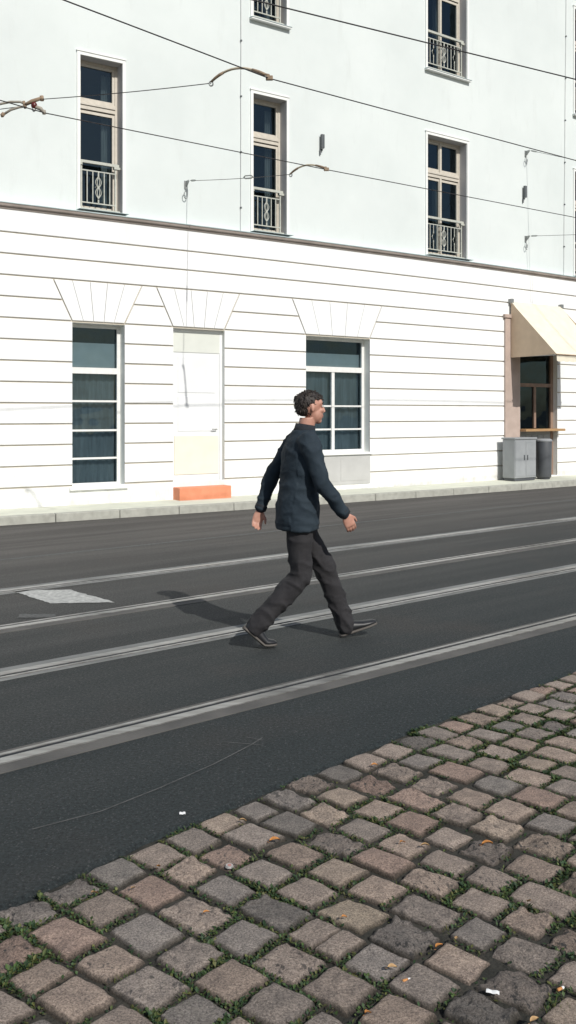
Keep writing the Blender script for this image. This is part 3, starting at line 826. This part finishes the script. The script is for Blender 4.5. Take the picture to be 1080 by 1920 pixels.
# pale door with cream lower panel and orange step
d = DOOR[2]; hw, H = (d[1]-d[0])/2, d[3]-d[2]; f = MB(); y0, y1 = .03, .08
f.box(-hw, -hw+.05, y0, y1, 0, H); f.box(hw-.05, hw, y0, y1, 0, H); f.box(-hw+.05, hw-.05, y0+.002, y1, H-.05, H)
dr = place(f, 'door', M['palegrey'], d)
lf = MB(); lf.box(-hw+.05, hw-.05, y0+.012, y1-.005, .01, H-.40)
for a, b in ((.95,1.55), (1.62,2.25)): lf.box(-hw+.14, hw-.14, y0+.004, y0+.0125, a, b)
lf.build('door_leaf', M['palegrey'], dr, bevel=.003)
kp = MB(); kp.box(-hw+.07, hw-.07, y0-.002, y0+.0125, .20, .87); kp.build('kick_panel', M['cream'], dr, bevel=.003)
tp = MB(); tp.box(-hw+.05, hw-.05, y0+.002, y1-.01, H-.40, H-.05); tp.build('transom_panel', M['palegreen'], dr)
hn = MB(); hn.tube([(hw-.12,y0+.012,.98),(hw-.12,y0-.04,.98),(hw-.22,y0-.04,.98)], .009, 8); hn.build('handle', M['galv'], dr)
stp = MB(); stp.box(-hw, hw, -.30, .10, PZ-.36, -.002); stp.build('doorstep', M['orange'], dr, bevel=.012)
# shop front below the awning
d = DOOR[4]; hw, H = (d[1]-d[0])/2, d[3]-d[2]; f = MB(); y0, y1 = .06, .13
f.box(-hw, -hw+.09, y0, y1, 0, H); f.box(hw-.09, hw, y0, y1, 0, H); f.box(-hw+.09, hw-.09, y0+.002, y1, H-.10, H)
f.box(-hw+.09, hw-.09, y0-.01, y1, 2.05, 2.13); f.box(-.02, .05, y0+.004, y1-.003, 1.10, 2.05)
sf_ = place(f, 'shop_window', M['brown'], d)
pane_part(sf_, -hw+.09, hw-.09, 1.10, 2.05, .10); pane_part(sf_, -hw+.09, hw-.09, 2.13, H-.10, .10)
c_ = MB(); c_.box(-hw-.04, hw+.04, -.26, .14, 1.03, 1.085); c_.build('counter', M['wood'], sf_, bevel=.006)
pn = MB(); pn.box(-hw+.09, hw-.09, y0+.01, y1, 0, 1.03)
for k in range(5): x = -hw+.15+(2*hw-.3)*k/5; pn.box(x, x+.16, y0, y0+.0105, .10, .95)
pn.build('lower_panel', M['cabgrey'], sf_, bevel=.003)
room_part(sf_, hw, H)
# pinkish-brown stone pier left of the shop window
pr = MB(); s_ = 11.42; 
pr.hexa([PB(11.20,.10,PZ), PB(11.70,.10,PZ), PB(11.70,.062,PZ), PB(11.20,.062,PZ), PB(11.20,.10,3.72), PB(11.70,.10,3.72), PB(11.70,.062,3.72), PB(11.20,.062,3.72)])
pr.hexa([PB(11.16,.13,3.722), PB(11.74,.13,3.722), PB(11.74,.062,3.722), PB(11.16,.062,3.722), PB(11.16,.13,3.80), PB(11.74,.13,3.80), PB(11.74,.062,3.80), PB(11.16,.062,3.80)])
pr.build('door_pier', M['pinkstone'], B, bevel=.006)

# ---------------------------------------------------------------- awning
def frame_at(s, z, off=.06):
    p_ = P(s, off, z); return p_, head(s)
p_, h = frame_at(12.27, 0)
A = empty('awning', (p_.x, p_.y, 4.12), h); tag(A, 'cream canvas wedge awning with closed shade-tinted side over the shop window', 'awning')
hw = .90; pj = 1.22; zf = -1.24; zv = -1.36
cv = MB(); n = 14; m_ = 10; vs = []
for i in range(n+1):
    for j in range(m_+1):
        u = i/n; v = j/m_
        vs.append((-hw+2*hw*u, -.05-pj*v, -.02+zf*v - .05*math.sin(math.pi*v)*(1+.3*math.sin(u*9)) - .012*abs(math.sin(u*math.pi*3))))
cv.add(vs, [(i*(m_+1)+j, (i+1)*(m_+1)+j, (i+1)*(m_+1)+j+1, i*(m_+1)+j+1) for i in range(n) for j in range(m_)])
cv.build('canopy', M['awning'], A, True)
vl = MB(); vs = []; n = 40
for i in range(n+1):
    x = -hw+2*hw*i/n; vs += [(x, -.05-pj, -.02+zf), (x, -.055-pj+.008*math.sin(i*.9), -.02+zv-.02-.018*abs(math.sin(i*math.pi/5)))]
vl.add(vs, [(2*i, 2*i+2, 2*i+3, 2*i+1) for i in range(n)]); vl.build('valance', M['awning'], A, True)
for x in (-hw, hw):
    sp = MB(); sp.add([(x,-.05,-.03), (x,-.20,-.19), (x,-.20,zf-.04), (x,-.05,zf-.04)], [(0,1,2,3)], 0)
    sp.add([(x,-.20,-.19), (x,-.05-pj,-.02+zf), (x,-.20,zf-.04)], [(0,1,2)], 0)
    sp.build('side_panel', M['tan'], A)
fb = MB(); fb.tube([(-hw-.02,-.05-pj,-.03+zf),(hw+.02,-.05-pj,-.03+zf)], .018, 10)
fb.build('front_bar', M['rust'], A)
br = MB()
for x in (-hw-.03, hw-.03): br.box(x, x+.08, -.09, 0, -.06, .03)
br.build('bracket', M['galv'], A)
for x in (-hw+.015, hw-.015):
    am = MB(); am.tube([(x,-.03,-1.26),(x,-.05-pj,-.035+zf)], .012, 8); am.build('arm', M['galv'], A)

# things standing under the awning
p_ = P(11.33, .38, PZ); h = head(11.33)
cb = empty('utility_cabinet', p_, h); tag(cb, 'grey metal utility cabinet against the white wall left of the shop', 'cabinet')
m = MB(); m.box(-.36,.36,-.17,.17,.06,.90); m.build('body', M['cabgrey'], cb, bevel=.01)
m = MB(); m.box(-.38,.38,-.19,.19,.902,.94); m.build('lid', M['cabgrey'], cb, bevel=.008)
m = MB(); m.box(-.34,.34,-.15,.15,.0,.06); m.build('plinth', M['darkgrey'], cb)
for x in (-.175,.175):
    m = MB(); m.box(x-.165,x+.165,-.178,-.1705,.10,.86); dd = m.build('door', M['cabgrey'], cb, bevel=.003)
    m = MB(); m.box(x-.02*(1 if x<0 else -1)*-6-.012, x-.02*(1 if x<0 else -1)*-6+.012, -.19,-.1785,.45,.56); m.build('handle', M['darkgrey'], dd)
p_ = P(12.12, .42, PZ); h = head(12.12)
bn = empty('litter_bin', p_, h); tag(bn, 'dark grey cylindrical litter bin on the pavement below the awning', 'litter bin')
m = MB(); m.tube([(0,0,.03),(0,0,.06),(0,0,.82),(0,0,.84)], [.16,.17,.185,.18], 24); m.build('body', M['darkgrey'], bn, True)
m = MB(); m.tube([(0,0,.842),(0,0,.87),(0,0,.90)], [.195,.195,.15], 24); m.build('lid', M['cabgrey'], bn)
m = MB(); m.tube([(0,0,0),(0,0,.03)], .14, 20); m.build('foot', M['darkgrey'], bn)

# ---------------------------------------------------------------- fittings on the wall
def wall_lamp(s, z, lab):
    p_ = P(s, 0, z); h = head(s)
    o_ = empty('wall_lamp', p_, h); tag(o_, lab, 'wall lamp', 'slim grey wall lamps')
    m = MB(); m.box(-.03,.03,-.03,-.001,-.14,.12); m.build('back_plate', M['lampgrey'], o_, bevel=.004)
    m = MB(); m.box(-.034,.034,-.085,-.031,-.10,.16); m.build('housing', M['lampgrey'], o_, bevel=.006)
    m = MB(); m.box(-.026,.026,-.078,-.038,-.112,-.101); m.build('lens', M['opal'], o_)
    m = MB(); m.tube([(-.025,-.02,-.13),(-.025,-.02,-.22)], .016, 8); m.build('conduit', M['lampgrey'], o_)
wall_lamp(6.09, 6.74, 'slim grey wall lamp alone on the white wall between windows')
wall_lamp(11.93, 6.60, 'slim grey wall lamp below the right hand span wire bracket')
def conductor(s, z0, z1, lean, first, lab):
    p_ = P(s, 0, z0); h = head(s); o_ = MB(); n = 24
    pts = [(lean*(k/n) + .006*noise.noise(Vector((k*.7, s, 0))), -.016, (z1-z0)*k/n) for k in range(n+1)]
    o_.tube(pts, .0065, 6); ob = o_.build('lightning_conductor', M['whitecable'], smooth=True); ob.location = p_; ob.rotation_euler = (0,0,h)
    tag(ob, lab, 'conductor wire', 'conductor wires clipped to the wall')
    z = first
    while z < z1:
        x = lean*(z-z0)/(z1-z0)
        c_ = MB(); c_.tube([(x,0,z-z0),(x,-.03,z-z0)], .010, 6); c_.box(x-.014,x+.014,-.034,-.008,z-z0-.014,z-z0+.014); c_.build('clip', M['lampgrey'], ob)
        z += 1.0
conductor(4.29, 3.5, 12.9, .02, 4.29, 'thin pale conductor wire clipped beside the middle narrow window')
conductor(13.39, 3.3, 12.9, .14, 3.55, 'thin pale conductor wire clipped near the right edge of the wall')

def wire(name, pts, r, lab, cat, m='wire', group=None, n=6):
    o_ = MB(); p0 = Vector(pts[0]); o_.tube([Vector(p)-p0 for p in pts], r, n); ob = o_.build(name, M[m], smooth=True); ob.location = p0
    return tag(ob, lab, cat, group)
def sag(a, b, n=14, d=.02):
    a, b = Vector(a), Vector(b)
    return [a.lerp(b, i/n) - Vector((0,0,d*4*(i/n)*(1-i/n))) for i in range(n+1)]
def span_anchor(s, z, end, lab, wlab, drop, mid_ins=None):
    """bracket + ring on the wall, and the span wire leaving it"""
    p_ = P(s, 0, z); h = head(s)
    o_ = empty('wall_bracket', p_, h); tag(o_, lab, 'wall bracket', 'span wire brackets on the wall')
    m = MB(); m.box(-.03,.03,-.016,-.001,-.08,.06); 
    m.hexa([(-.008,-.12,.03),(.008,-.12,.03),(.008,-.017,-.07),(-.008,-.017,-.07),(-.008,-.12,.055),(.008,-.12,.055),(.008,-.017,.055),(-.008,-.017,.055)])
    m.build('bracket_plate', M['galv'], o_)
    m = MB(); m.tube([(.0+.035*math.cos(a*math.pi/8)-.03, -.06, -.20+.06*math.sin(a*math.pi/8)) for a in range(16)], .007, 6, closed=True); m.tube([(-.03,-.06,-.14),(-.0,-.03,-.05)], .007, 6); m.build('ring', M['galv'], o_)  # solid ring modelled in place of the eye bolt's shadow
    H = Matrix.Rotation(h, 4, 'Z') @ Vector((.03,-.12,.045)); a = p_ + H
    pts = sag(a, end, 12, .015)
    wo = wire('span_wire', pts, .0048, wlab, 'span wire', 'wire', 'span wires across the street')
    d_ = (Vector(end)-a).normalized()
    tb = MB(); tb.tube([d_*.02, d_*.05, d_*.16, d_*.2], [.01,.017,.017,.008], 8); tb.build('turnbuckle', M['galv'], wo)
    if mid_ins is not None:
        L_ = (Vector(end)-a)*mid_ins
        side = Vector((0,0,1)).cross(d_).normalized()
        for sg in (-1, 1):
            ib = MB(); ib.tube([L_-d_*.14, L_-d_*.09+Vector((0,0,.022*sg)), L_+d_*.09+Vector((0,0,.022*sg)), L_+d_*.14], .010, 6); ib.build('strain_link', M['galv'], wo)
    return wo
# contact wires
WH = 4.94
def wp(px, py, h=WH): return at(px, py, Y=F*(h-EYE)/(HY-py))
a0 = at(-420, -205, Y=8.6); a1 = wp(505,147); a2 = wp(985,275); a3 = wp(1080,301); a4 = a3 + (a3-a2).normalized()*14
wire('contact_wire', sag(a1 + (wp(110,0)-a1).normalized()*9, a1, 10, -.02) + sag(a1, a3, 8, .0)[1:] + [a4], .0062, 'thick dark tram wire bending at the upper curved arm', 'contact wire', group='tram wires over the street', n=8)
b0 = wp(0,188); b1 = wp(85,212); b2 = wp(612,318); b3 = wp(1080,408); b4 = b3 + (b3-b2).normalized()*14
wire('contact_wire', [b0 + (b0-b1).normalized()*6, b0, b1] + sag(b1, b2, 8, 0)[1:] + sag(b2, b3, 6, 0)[1:] + [b4], .0062, 'lower dark tram wire crossing all three first floor windows', 'contact wire', group='tram wires over the street', n=8)
c0 = wp(475,0); c1 = wp(872,97); c2 = wp(1080,149); 
wire('contact_wire', [c0 + (c0-c1).normalized()*7] + sag(c0, c2, 12, .0) + [c2 + (c2-c0).normalized()*12], .0062, 'topmost dark tram wire crossing the upper right window', 'contact wire', group='tram wires over the street', n=8)

# curved registration arms
def reg_arm(p_out, p_wire, rise, lab, m1='ochre'):
    a, b = Vector(p_out), Vector(p_wire); L_ = b-a
    pts = []
    for i in range(15):
        t = i/14; z = rise*(math.sin(math.pi*min(1, t*.92+.02)**.85))
        pts.append(a + L_*t + Vector((0,0,z)))
    p0 = pts[0]
    o_ = MB(); o_.tube([q-p0 for q in pts[2:12]], .0125, 10); ob = o_.build('pull_off_arm', M[m1], smooth=True); ob.location = p0
    tag(ob, lab, 'pull-off arm', 'curved arms holding the tram wires')
    s1_ = MB(); s1_.tube([q-p0 for q in pts[0:4]], [.012,.015,.016,.015], 10); s1_.build('sleeve', M['rust'], ob, True)
    s2_ = MB(); s2_.tube([q-p0 for q in pts[10:14]], [.015,.016,.017,.015], 10); s2_.build('sleeve', M['rust'], ob, True)
    cl = MB(); e = b-p0; cl.tube([pts[13]-p0, e+Vector((0,0,.03))], .014, 8); cl.box(e.x-.035, e.x+.035, e.y-.02, e.y+.02, e.z-.018, e.z+.025); cl.build('wire_clamp', M['rust'], ob, bevel=.006)
    rg = MB(); rg.tube([(.02*math.cos(k*math.pi/5), 0, -.02+.024*math.sin(k*math.pi/5)) for k in range(10)], .008, 6, closed=True); rg.build('eye_ring', M['galv'], ob)
    return ob
A1 = at(396,156, Y=a1.y+.35)
reg_arm(A1, a1, .13, 'curved brown arm holding the upper tram wire left of centre')
A2 = at(545,327, Y=13.39)
reg_arm(A2, b2, .10, 'short ochre curved arm holding the lower tram wire')
span_anchor(3.19, 5.56, A2, 'grey triangular wall bracket with ring-shaped shadow left of the middle window', 'thin span wire from the left wall bracket to the short ochre arm', 3.4, .62)
e1 = P(12.01, 5.0, 5.68); e2 = P(12.01, 5.0, 5.05)
span_anchor(12.01, 7.52, e1, 'grey wall bracket with ring-shaped shadow above the right hand wall lamp', 'span wire leaving the topmost right hand wall bracket', 6.9)
span_anchor(12.01, 5.58, e2, 'grey wall bracket with ring-shaped shadow just above the string course at right', 'level span wire leaving the lowest right hand wall bracket', 4.15)
# long span between the two tram wires and the clamp assembly at the left
cl = at(68, 196, Y=b1.y)
X1 = at(80, 186, Y=b1.y-.03)
wire('span_wire', sag(X1, A1, 12, .012), .0046, 'thin span wire running between the left clamp and the brown arm', 'span wire', group='span wires across the street')
ca = empty('wire_clamp_assembly', cl); tag(ca, 'rusty clamp assembly with maroon insulator on the lower tram wire at left', 'wire clamp')
def rel(px, py, dy=0.): return at(px, py, Y=b1.y+dy) - cl
m = MB(); m.tube([rel(46,197), rel(60,190), rel(78,184)], [.018,.024,.02], 8); m.tube([rel(78,180), rel(79,189)], .022, 8); m.tube([rel(60,190), rel(63,206)], .014, 8); m.tube([rel(44,190), rel(48,203)], .018, 8); m.build('clamp_body', M['rust'], ca, True)
m = MB(); m.ball(rel(64,198), (.034,.034,.042)); m.build('insulator', M['red'], ca, True)
m = MB(); m.tube([rel(62,203), rel(68,201), rel(76,204), rel(82,210)], [.02,.022,.024,.016], 8); m.tube([rel(82,207), rel(83,214)], .022, 8); m.build('contact_clamp', M['armgrey'], ca, True)
m = MB(); m.tube([rel(62,204), rel(65,208)], .02, 8); m.build('wire_grip', M['galv'], ca)
for q in ([(48,195),(38,191),(20,191),(0,195),(-30,206),(-60,222)], [(48,199),(36,201),(20,206),(6,215)]):
    m = MB(); m.tube([rel(*k) for k in q], .0135, 10); m.build('curved_arm', M['armgrey'], ca, True)
m = MB(); m.tube([rel(8,212), rel(4,216), rel(5,219)], [.022,.024,.018], 8); m.build('arm_end', M['rust'], ca, True)
wire('span_wire', sag(at(46,199,Y=b1.y), at(-260,232,Y=b1.y+1.6), 8, .01), .0046, 'thin span wire leaving the clamp towards the left edge', 'span wire', group='span wires across the street')

# ---------------------------------------------------------------- the walking person
def remeshed(mb, name, mats, vox, smooth_it, parent=None, disp=None):
    me_ = mb.mesh('tmp', [M['skin']]); tmp = bpy.data.objects.new('tmp', me_); COL.objects.link(tmp)
    r_ = tmp.modifiers.new('r', 'REMESH'); r_.mode = 'VOXEL'; r_.voxel_size = vox
    s_ = tmp.modifiers.new('s', 'SMOOTH'); s_.iterations = smooth_it; s_.factor = .5
    dg = bpy.context.evaluated_depsgraph_get(); dg.update()
    nm = bpy.data.meshes.new_from_object(tmp.evaluated_get(dg)); bpy.data.objects.remove(tmp); bpy.data.meshes.remove(me_)
    nm.name = name; nm.materials.clear()
    for m_ in mats: nm.materials.append(m_)
    if disp:
        ns = [v.normal.copy() for v in nm.vertices]
        for v, nn in zip(nm.vertices, ns): v.co += nn*disp(v.co)
    nm.update(); nm.polygons.foreach_set('use_smooth', [True]*len(nm.polygons)); nm.polygons.foreach_set('material_index', [0]*len(nm.polygons))
    o_ = bpy.data.objects.new(name, nm); COL.objects.link(o_)
    if parent: o_.parent = parent
    return o_
V = Vector
def limb(mb, joints_, radii, flat=1.0, sub=4, n=16):
    """tapered limb through the joints, smooth sections"""
    pts = [V(p) for p in joints_]; secs = []
    for i in range(len(pts)-1):
        for k in range(sub):
            t = k/sub; secs.append((pts[i].lerp(pts[i+1], t), radii[i]+(radii[i+1]-radii[i])*(3*t*t-2*t**3)))
    secs.append((pts[-1], radii[-1])); out = []
    for i, (p, r) in enumerate(secs):
        d = (secs[min(i+1, len(secs)-1)][0]-secs[max(i-1, 0)][0]).normalized()
        sa = V((0,1,0)); fa = d.cross(sa).normalized(); sa = fa.cross(d).normalized()
        out.append((p, sa, fa, r*flat, r))
    mb.loft(out, n); mb.ball(secs[0][0], (secs[0][1]*.98,)*3); mb.ball(secs[-1][0], (secs[-1][1]*.98,)*3)
HIP = [(0,.085,.90), (0,-.085,.90)]
LEG = {1: [(.0,.088,.90), (.225,.085,.50), (.375,.08,.105)], -1: [(-.01,-.088,.90), (.0,-.09,.475), (-.300,-.085,.165)]}
ARM = {-1: [(.04,-.185,1.405), (.105,-.245,1.135), (.275,-.225,.915)], 1: [(.03,.185,1.405), (-.125,.24,1.155), (-.215,.225,.915)]}
TOR = [(.0,.0,.86,.155,.105), (.0,0,.95,.165,.118), (.005,0,1.04,.150,.108), (.015,0,1.14,.142,.103), (.025,0,1.25,.160,.115), (.032,0,1.34,.172,.115), (.038,0,1.41,.150,.095), (.045,0,1.45,.095,.075), (.055,0,1.485,.062,.062)]
def hand(mb, wrist, elbow, side):
    w_ = V(wrist); d = (w_-V(elbow)).normalized(); d = (d + V((.0,0,-.35))).normalized()
    pn = V((0,side,0)); pn = (pn - d*pn.dot(d)).normalized()       # outward (back of the hand)
    ac = d.cross(pn).normalized()                                  # across the knuckles
    if ac.x < 0: ac = -ac                                          # +ac towards the front: thumb side
    inn = -pn
    mb.loft([(w_-d*.02, ac, pn, .027, .021), (w_+d*.01, ac, pn, .029, .019), (w_+d*.05, ac, pn, .040, .016), (w_+d*.085, ac, pn, .041, .014), (w_+d*.096, ac, pn, .036, .011)], 14)
    for k, (o_, ln) in enumerate(((.030,.068), (.010,.077), (-.011,.072), (-.030,.056))):
        b = w_ + d*.085 + ac*o_; c1 = (d + inn*.35).normalized(); c2 = (d + inn*1.0).normalized(); c3 = (d*.6 + inn*1.1).normalized()
        p1 = b + c1*ln*.45; p2 = p1 + c2*ln*.33; p3 = p2 + c3*ln*.25
        mb.tube([b-d*.02, b, p1, p2, p3], [.0095,.0095,.0088,.0082,.0062], 8); mb.ball(p3, (.0062,)*3, nu=8, nv=6)
    b = w_ + d*.028 + ac*.026; t1 = b + (d*.75+ac*.62+inn*.25).normalized()*.042; t2 = t1 + (d*.95+ac*.15+inn*.35).normalized()*.032
    mb.tube([b-ac*.012, b, t1, t2], [.014,.0135,.0105,.0078], 8); mb.ball(t2, (.0078,)*3, nu=8, nv=6)
bd = MB()
bd.loft([(V((x,y,z)), V((0,1,0)), V((1,0,0)), a*.93, b*.93) for x,y,z,a,b in TOR], 24)
bd.loft([(V((.048,0,1.44)),V((0,1,0)),V((1,0,0)),.066,.066), (V((.062,0,1.50)),V((0,1,0)),V((1,0,0)),.055,.058), (V((.078,0,1.57)),V((0,1,0)),V((1,0,0)),.054,.060)], 18)
hx, hz = .094, 1.640
bd.ball((hx-.012,0,hz+.022), (.094,.076,.088)); bd.ball((hx+.028,0,hz-.042), (.062,.058,.072)); bd.ball((hx+.056,0,hz-.092), (.026,.028,.022))   # skull, face, chin
bd.ball((hx+.052,0,hz+.030), (.034,.060,.040))                                                               # brow
bd.loft([(V((hx+.088,0,hz+.016)),V((0,1,0)),V((1,0,0)),.009,.008), (V((hx+.094,0,hz-.012)),V((0,1,0)),V((1,0,0)),.011,.012), (V((hx+.097,0,hz-.028)),V((0,1,0)),V((1,0,0)),.015,.014), (V((hx+.088,0,hz-.036)),V((0,1,0)),V((1,0,0)),.013,.010)], 10)
for sg in (-1, 1):
    bd.ball((hx-.004, sg*.076, hz-.006), (.013,.008,.026)); bd.ball((hx+.066, sg*.032, hz-.020), (.024,.020,.018))   # ears, cheeks
bd.ball((hx+.081,0,hz-.056), (.014,.022,.0065)); bd.ball((hx+.079,0,hz-.067), (.013,.019,.0065))                    # lips
for sg in (-1, 1):
    limb(bd, ARM[sg], [.052,.041,.026]); bd.ball(V(ARM[sg][0])+V((0,-sg*.02,.0)), (.06,.06,.055))
    hand(bd, ARM[sg][2], ARM[sg][1], sg)
    limb(bd, LEG[sg], [.080,.054,.038])
    an = V(LEG[sg][2])
    if sg > 0: bd.loft([(an+V((-.03,0,-.04)),V((0,1,0)),V((.26,0,.97)),.026,.026), (an+V((.06,0,-.035)),V((0,1,0)),V((.26,0,.97)),.028,.022), (an+V((.15,0,-.022)),V((0,1,0)),V((.26,0,.97)),.028,.010)], 14)
    else: bd.loft([(an+V((-.04,0,-.01)),V((0,1,0)),V((.75,0,.66)),.024,.024), (an+V((.02,0,-.065)),V((0,1,0)),V((.75,0,.66)),.026,.02), (an+V((.07,0,-.115)),V((0,1,0)),V((.1,0,1)),.026,.010)], 14)
person = remeshed(bd, 'person', [M['skin'], M['lip'], M['eye']], .0048, 3)
tag(person, 'walking person in dark navy jacket and charcoal trousers crossing the tram tracks', 'person')
for pg in person.data.polygons:
    c_ = pg.center
    if c_.x > hx+.082 and abs(c_.y) < .022 and hz-.073 < c_.z < hz-.050: pg.material_index = 1
for sg in (-1, 1):
    e_ = MB(); e_.ball((hx+.0805, sg*.031, hz+.008), (.010,.013,.0085), nu=14, nv=10); e_.ball((hx+.0875, sg*.031, hz+.008), (.004,.0055,.0055), nu=10, nv=8, mi=1)
    e_.build('eye', [M['eye'], M['hair']], person, True)
    eb = MB(); eb.tube([(hx+.0845, sg*.012, hz+.028), (hx+.085, sg*.030, hz+.034), (hx+.068, sg*.050, hz+.029)], [.0035,.0045,.0025], 6); eb.build('eyebrow', M['hair'], person, True)
# hair
hr = MB(); hr.ball((hx-.015,0,hz+.029), (.100,.081,.087), nu=40, nv=28)
hr.ball((hx-.050,0,hz-.012), (.055,.066,.050), nu=24, nv=18)
for k in range(70):
    a = random.uniform(0,6.28); ph = random.uniform(0,1.25)
    q = V((hx-.015+.098*math.sin(ph)*math.cos(a), .079*math.sin(ph)*math.sin(a), hz+.029+.086*math.cos(ph)))
    hr.ball(q, (.015,.007,.006), nu=8, nv=6)
cut = []
for i, v in enumerate(hr.v):
    x, y, z = v
    if z < hz+.052 and x > hx+.018: v = (x-.055*min(1, (hz+.052-z)/.02), y*.80, z)
    if z < hz+.020 and x > hx-.030 and abs(y) > .05: v = (v[0], v[1]*.80, z)
    hr.v[i] = v
ho = remeshed(hr, 'hair', [M['hair']], .005, 2, person, lambda c: .003*noise.noise(V((c.x*60, c.y*60, c.z*25))))
hm = MB(); hm.add([tuple(v.co) for v in ho.data.vertices], [tuple(p.vertices) for p in ho.data.polygons])
vv = [(v.co.copy(), v.normal.copy()) for v in ho.data.vertices]
crown = V((hx-.06, 0, hz+.112))
for _ in range(520):
    co_, nn = random.choice(vv)
    if nn.dot(co_-V((hx-.015,0,hz+.02))) < .03 or co_.z < hz-.05: continue
    d_ = (co_-crown); d_ = d_ - nn*d_.dot(nn)
    if d_.length < 1e-4: continue
    d_ = (d_.normalized() + V((random.uniform(-.35,.35), random.uniform(-.35,.35), random.uniform(-.2,.2)))).normalized()
    ln = random.uniform(.014, .028); w0 = random.uniform(.0016, .0034)
    hm.tube([co_-nn*.003, co_+d_*ln*.5+nn*.004, co_+d_*ln+nn*random.uniform(-.001,.005)], [w0, w0*.9, w0*.25], 5)
hn_ = hm.mesh('hair', [M['hair']], True); ho.data = hn_
# jacket
jk = MB()
inf = [(.0,.0,.795,.198,.152), (.0,0,.86,.196,.151), (.0,0,.95,.192,.146), (.005,0,1.04,.180,.138), (.015,0,1.14,.174,.132), (.025,0,1.25,.186,.138), (.032,0,1.34,.194,.136), (.036,0,1.41,.172,.112), (.043,0,1.455,.105,.088), (.05,0,1.485,.080,.080)]
jk.loft([(V((x,y,z)), V((0,1,0)), V((1,0,0)), a, b) for x,y,z,a,b in inf], 28)
for sg in (-1, 1):
    A_ = ARM[sg]; wr = V(A_[2])-(V(A_[2])-V(A_[1])).normalized()*.012
    limb(jk, [V(A_[0])+V((0,-sg*.01,-.005)), A_[1], wr], [.074,.058,.043]); jk.ball(V(A_[0])+V((0,-sg*.03,.0)), (.078,.075,.07))
def ridge(p): return (1-abs(noise.noise(p)))**3.5
def jw(c):
    f = .004*noise.noise(V((c.x*9, c.y*9, c.z*12)))
    arm_ = abs(c.y) > .16
    if arm_: f += .010*(ridge(V((c.x*7+c.z*6, c.y*6, c.z*13)))-.35)
    else: f += .011*(ridge(V((c.x*6+c.z*3, c.y*6+2, c.z*9-c.x*5)))-.35)*(1.0 if c.z < 1.2 else .55)
    f += .003*(ridge(V((c.x*18, c.y*18, c.z*26)))-.35)
    if c.z < .835 and not arm_: f -= .006
    return f
remeshed(jk, 'jacket', [M['jacket']], .0095, 5, person, jw)
cl_ = MB(); cl_.loft([(V((.046,0,1.462)),V((0,1,0)),V((.98,0,-.15)),.080,.082), (V((.054,0,1.490)),V((0,1,0)),V((.98,0,-.15)),.072,.075), (V((.060,0,1.522)),V((0,1,0)),V((.98,0,-.15)),.066,.071), (V((.060,0,1.520)),V((0,1,0)),V((.98,0,-.15)),.058,.063), (V((.054,0,1.49)),V((0,1,0)),V((.98,0,-.15)),.056,.060)], 28)
cl_.build('collar', M['rib'], person, True)
for sg in (-1, 1):
    A_ = ARM[sg]; d_ = (V(A_[2])-V(A_[1])).normalized(); e_ = V(A_[2])
    cf = MB(); cf.tube([e_-d_*.035, e_-d_*.03, e_+d_*.005, e_+d_*.008], [.036,.0455,.042,.034], 16); cf.build('cuff', M['rib'], person, True)
# trousers
tr = MB(); tr.loft([(V((0,0,z)), V((0,1,0)), V((1,0,0)), a, b) for z,a,b in ((.79,.135,.095),(.84,.150,.105),(.93,.145,.095),(.98,.13,.09))], 24)
for sg in (-1, 1):
    L_ = LEG[sg]; an = V(L_[2]); up = (V(L_[1])-an).normalized()
    limb(tr, [V(L_[0])+V((.0,-sg*.004,-.02)), L_[1], an-up*.015], [.094,.076,.066])
def tw(c):
    k = 1.5 if c.z < .32 or .40 < c.z < .60 or c.z > .78 else .8
    return k*(.010*(ridge(V((c.x*8, c.y*9+3, c.z*11+c.x*7)))-.35) + .003*(ridge(V((c.x*20, c.y*20, c.z*26)))-.35))
remeshed(tr, 'trousers', [M['trouser']], .0095, 5, person, tw)
# shoes: front heel strike, rear on the toes
def shoe(an, pitch, toe_bend):
    an = V(an); root = MB(); so2 = MB(); n = 11
    def pt(x, z):                                              # foot frame: x forward from the heel, z up; toes bend
        if x > .19 and toe_bend: 
            q = x-.19; return V((.19+q*math.cos(toe_bend)-z*math.sin(toe_bend), 0, q*math.sin(toe_bend)+z*math.cos(toe_bend)))
        return V((x, 0, z))
    Rm = Matrix.Rotation(-pitch, 3, 'Y')
    prof_ = [(.0,.026,.055),(.02,.034,.068),(.06,.037,.074),(.10,.038,.070),(.14,.042,.056),(.18,.046,.044),(.22,.045,.036),(.26,.036,.029),(.28,.020,.018)]
    secs = []; ss_ = []
    for x, wd, ht in prof_:
        nx = V((0,0,1)) if not (x > .19 and toe_bend) else V((-math.sin(toe_bend),0,math.cos(toe_bend)))
        c = an + Rm @ (pt(x, .012+ht*.45) - V((.06,0,.085)))
        secs.append((c, V((0,1,0)), Rm @ nx, wd, ht*.60))
        c2 = an + Rm @ (pt(x*1.02-.004, .010) - V((.06,0,.085)))
        ss_.append((c2, V((0,1,0)), Rm @ nx, wd*1.08, .013))
    root.loft(secs, 18); so2.loft(ss_, 16)
    root.loft([(an+V((-.0,0,-.03)),V((0,1,0)),V((1,0,0)),.040,.048), (an+V((.0,0,.012)),V((0,1,0)),V((1,0,0)),.040,.046)], 16)
    sk_ = MB(); u_ = (V(LEG[1 if not toe_bend else -1][1])-an).normalized(); sk_.tube([an-u_*.03, an+u_*.16], [.050,.050], 16); sk_.build('sock', M['rib'], person, True)
    sh = root.build('shoe', M['shoe'], person, True); so2.build('sole', M['sole'], sh, True)
    return min(v[2] for v in so2.v)
zf = shoe(LEG[1][2], R(16), 0)
zb = shoe(LEG[-1][2], R(-42), R(42))
print('shoe lows', zf, zb)
person.location = (.065, 6.5, 0); person.rotation_euler = (0, 0, R(14))
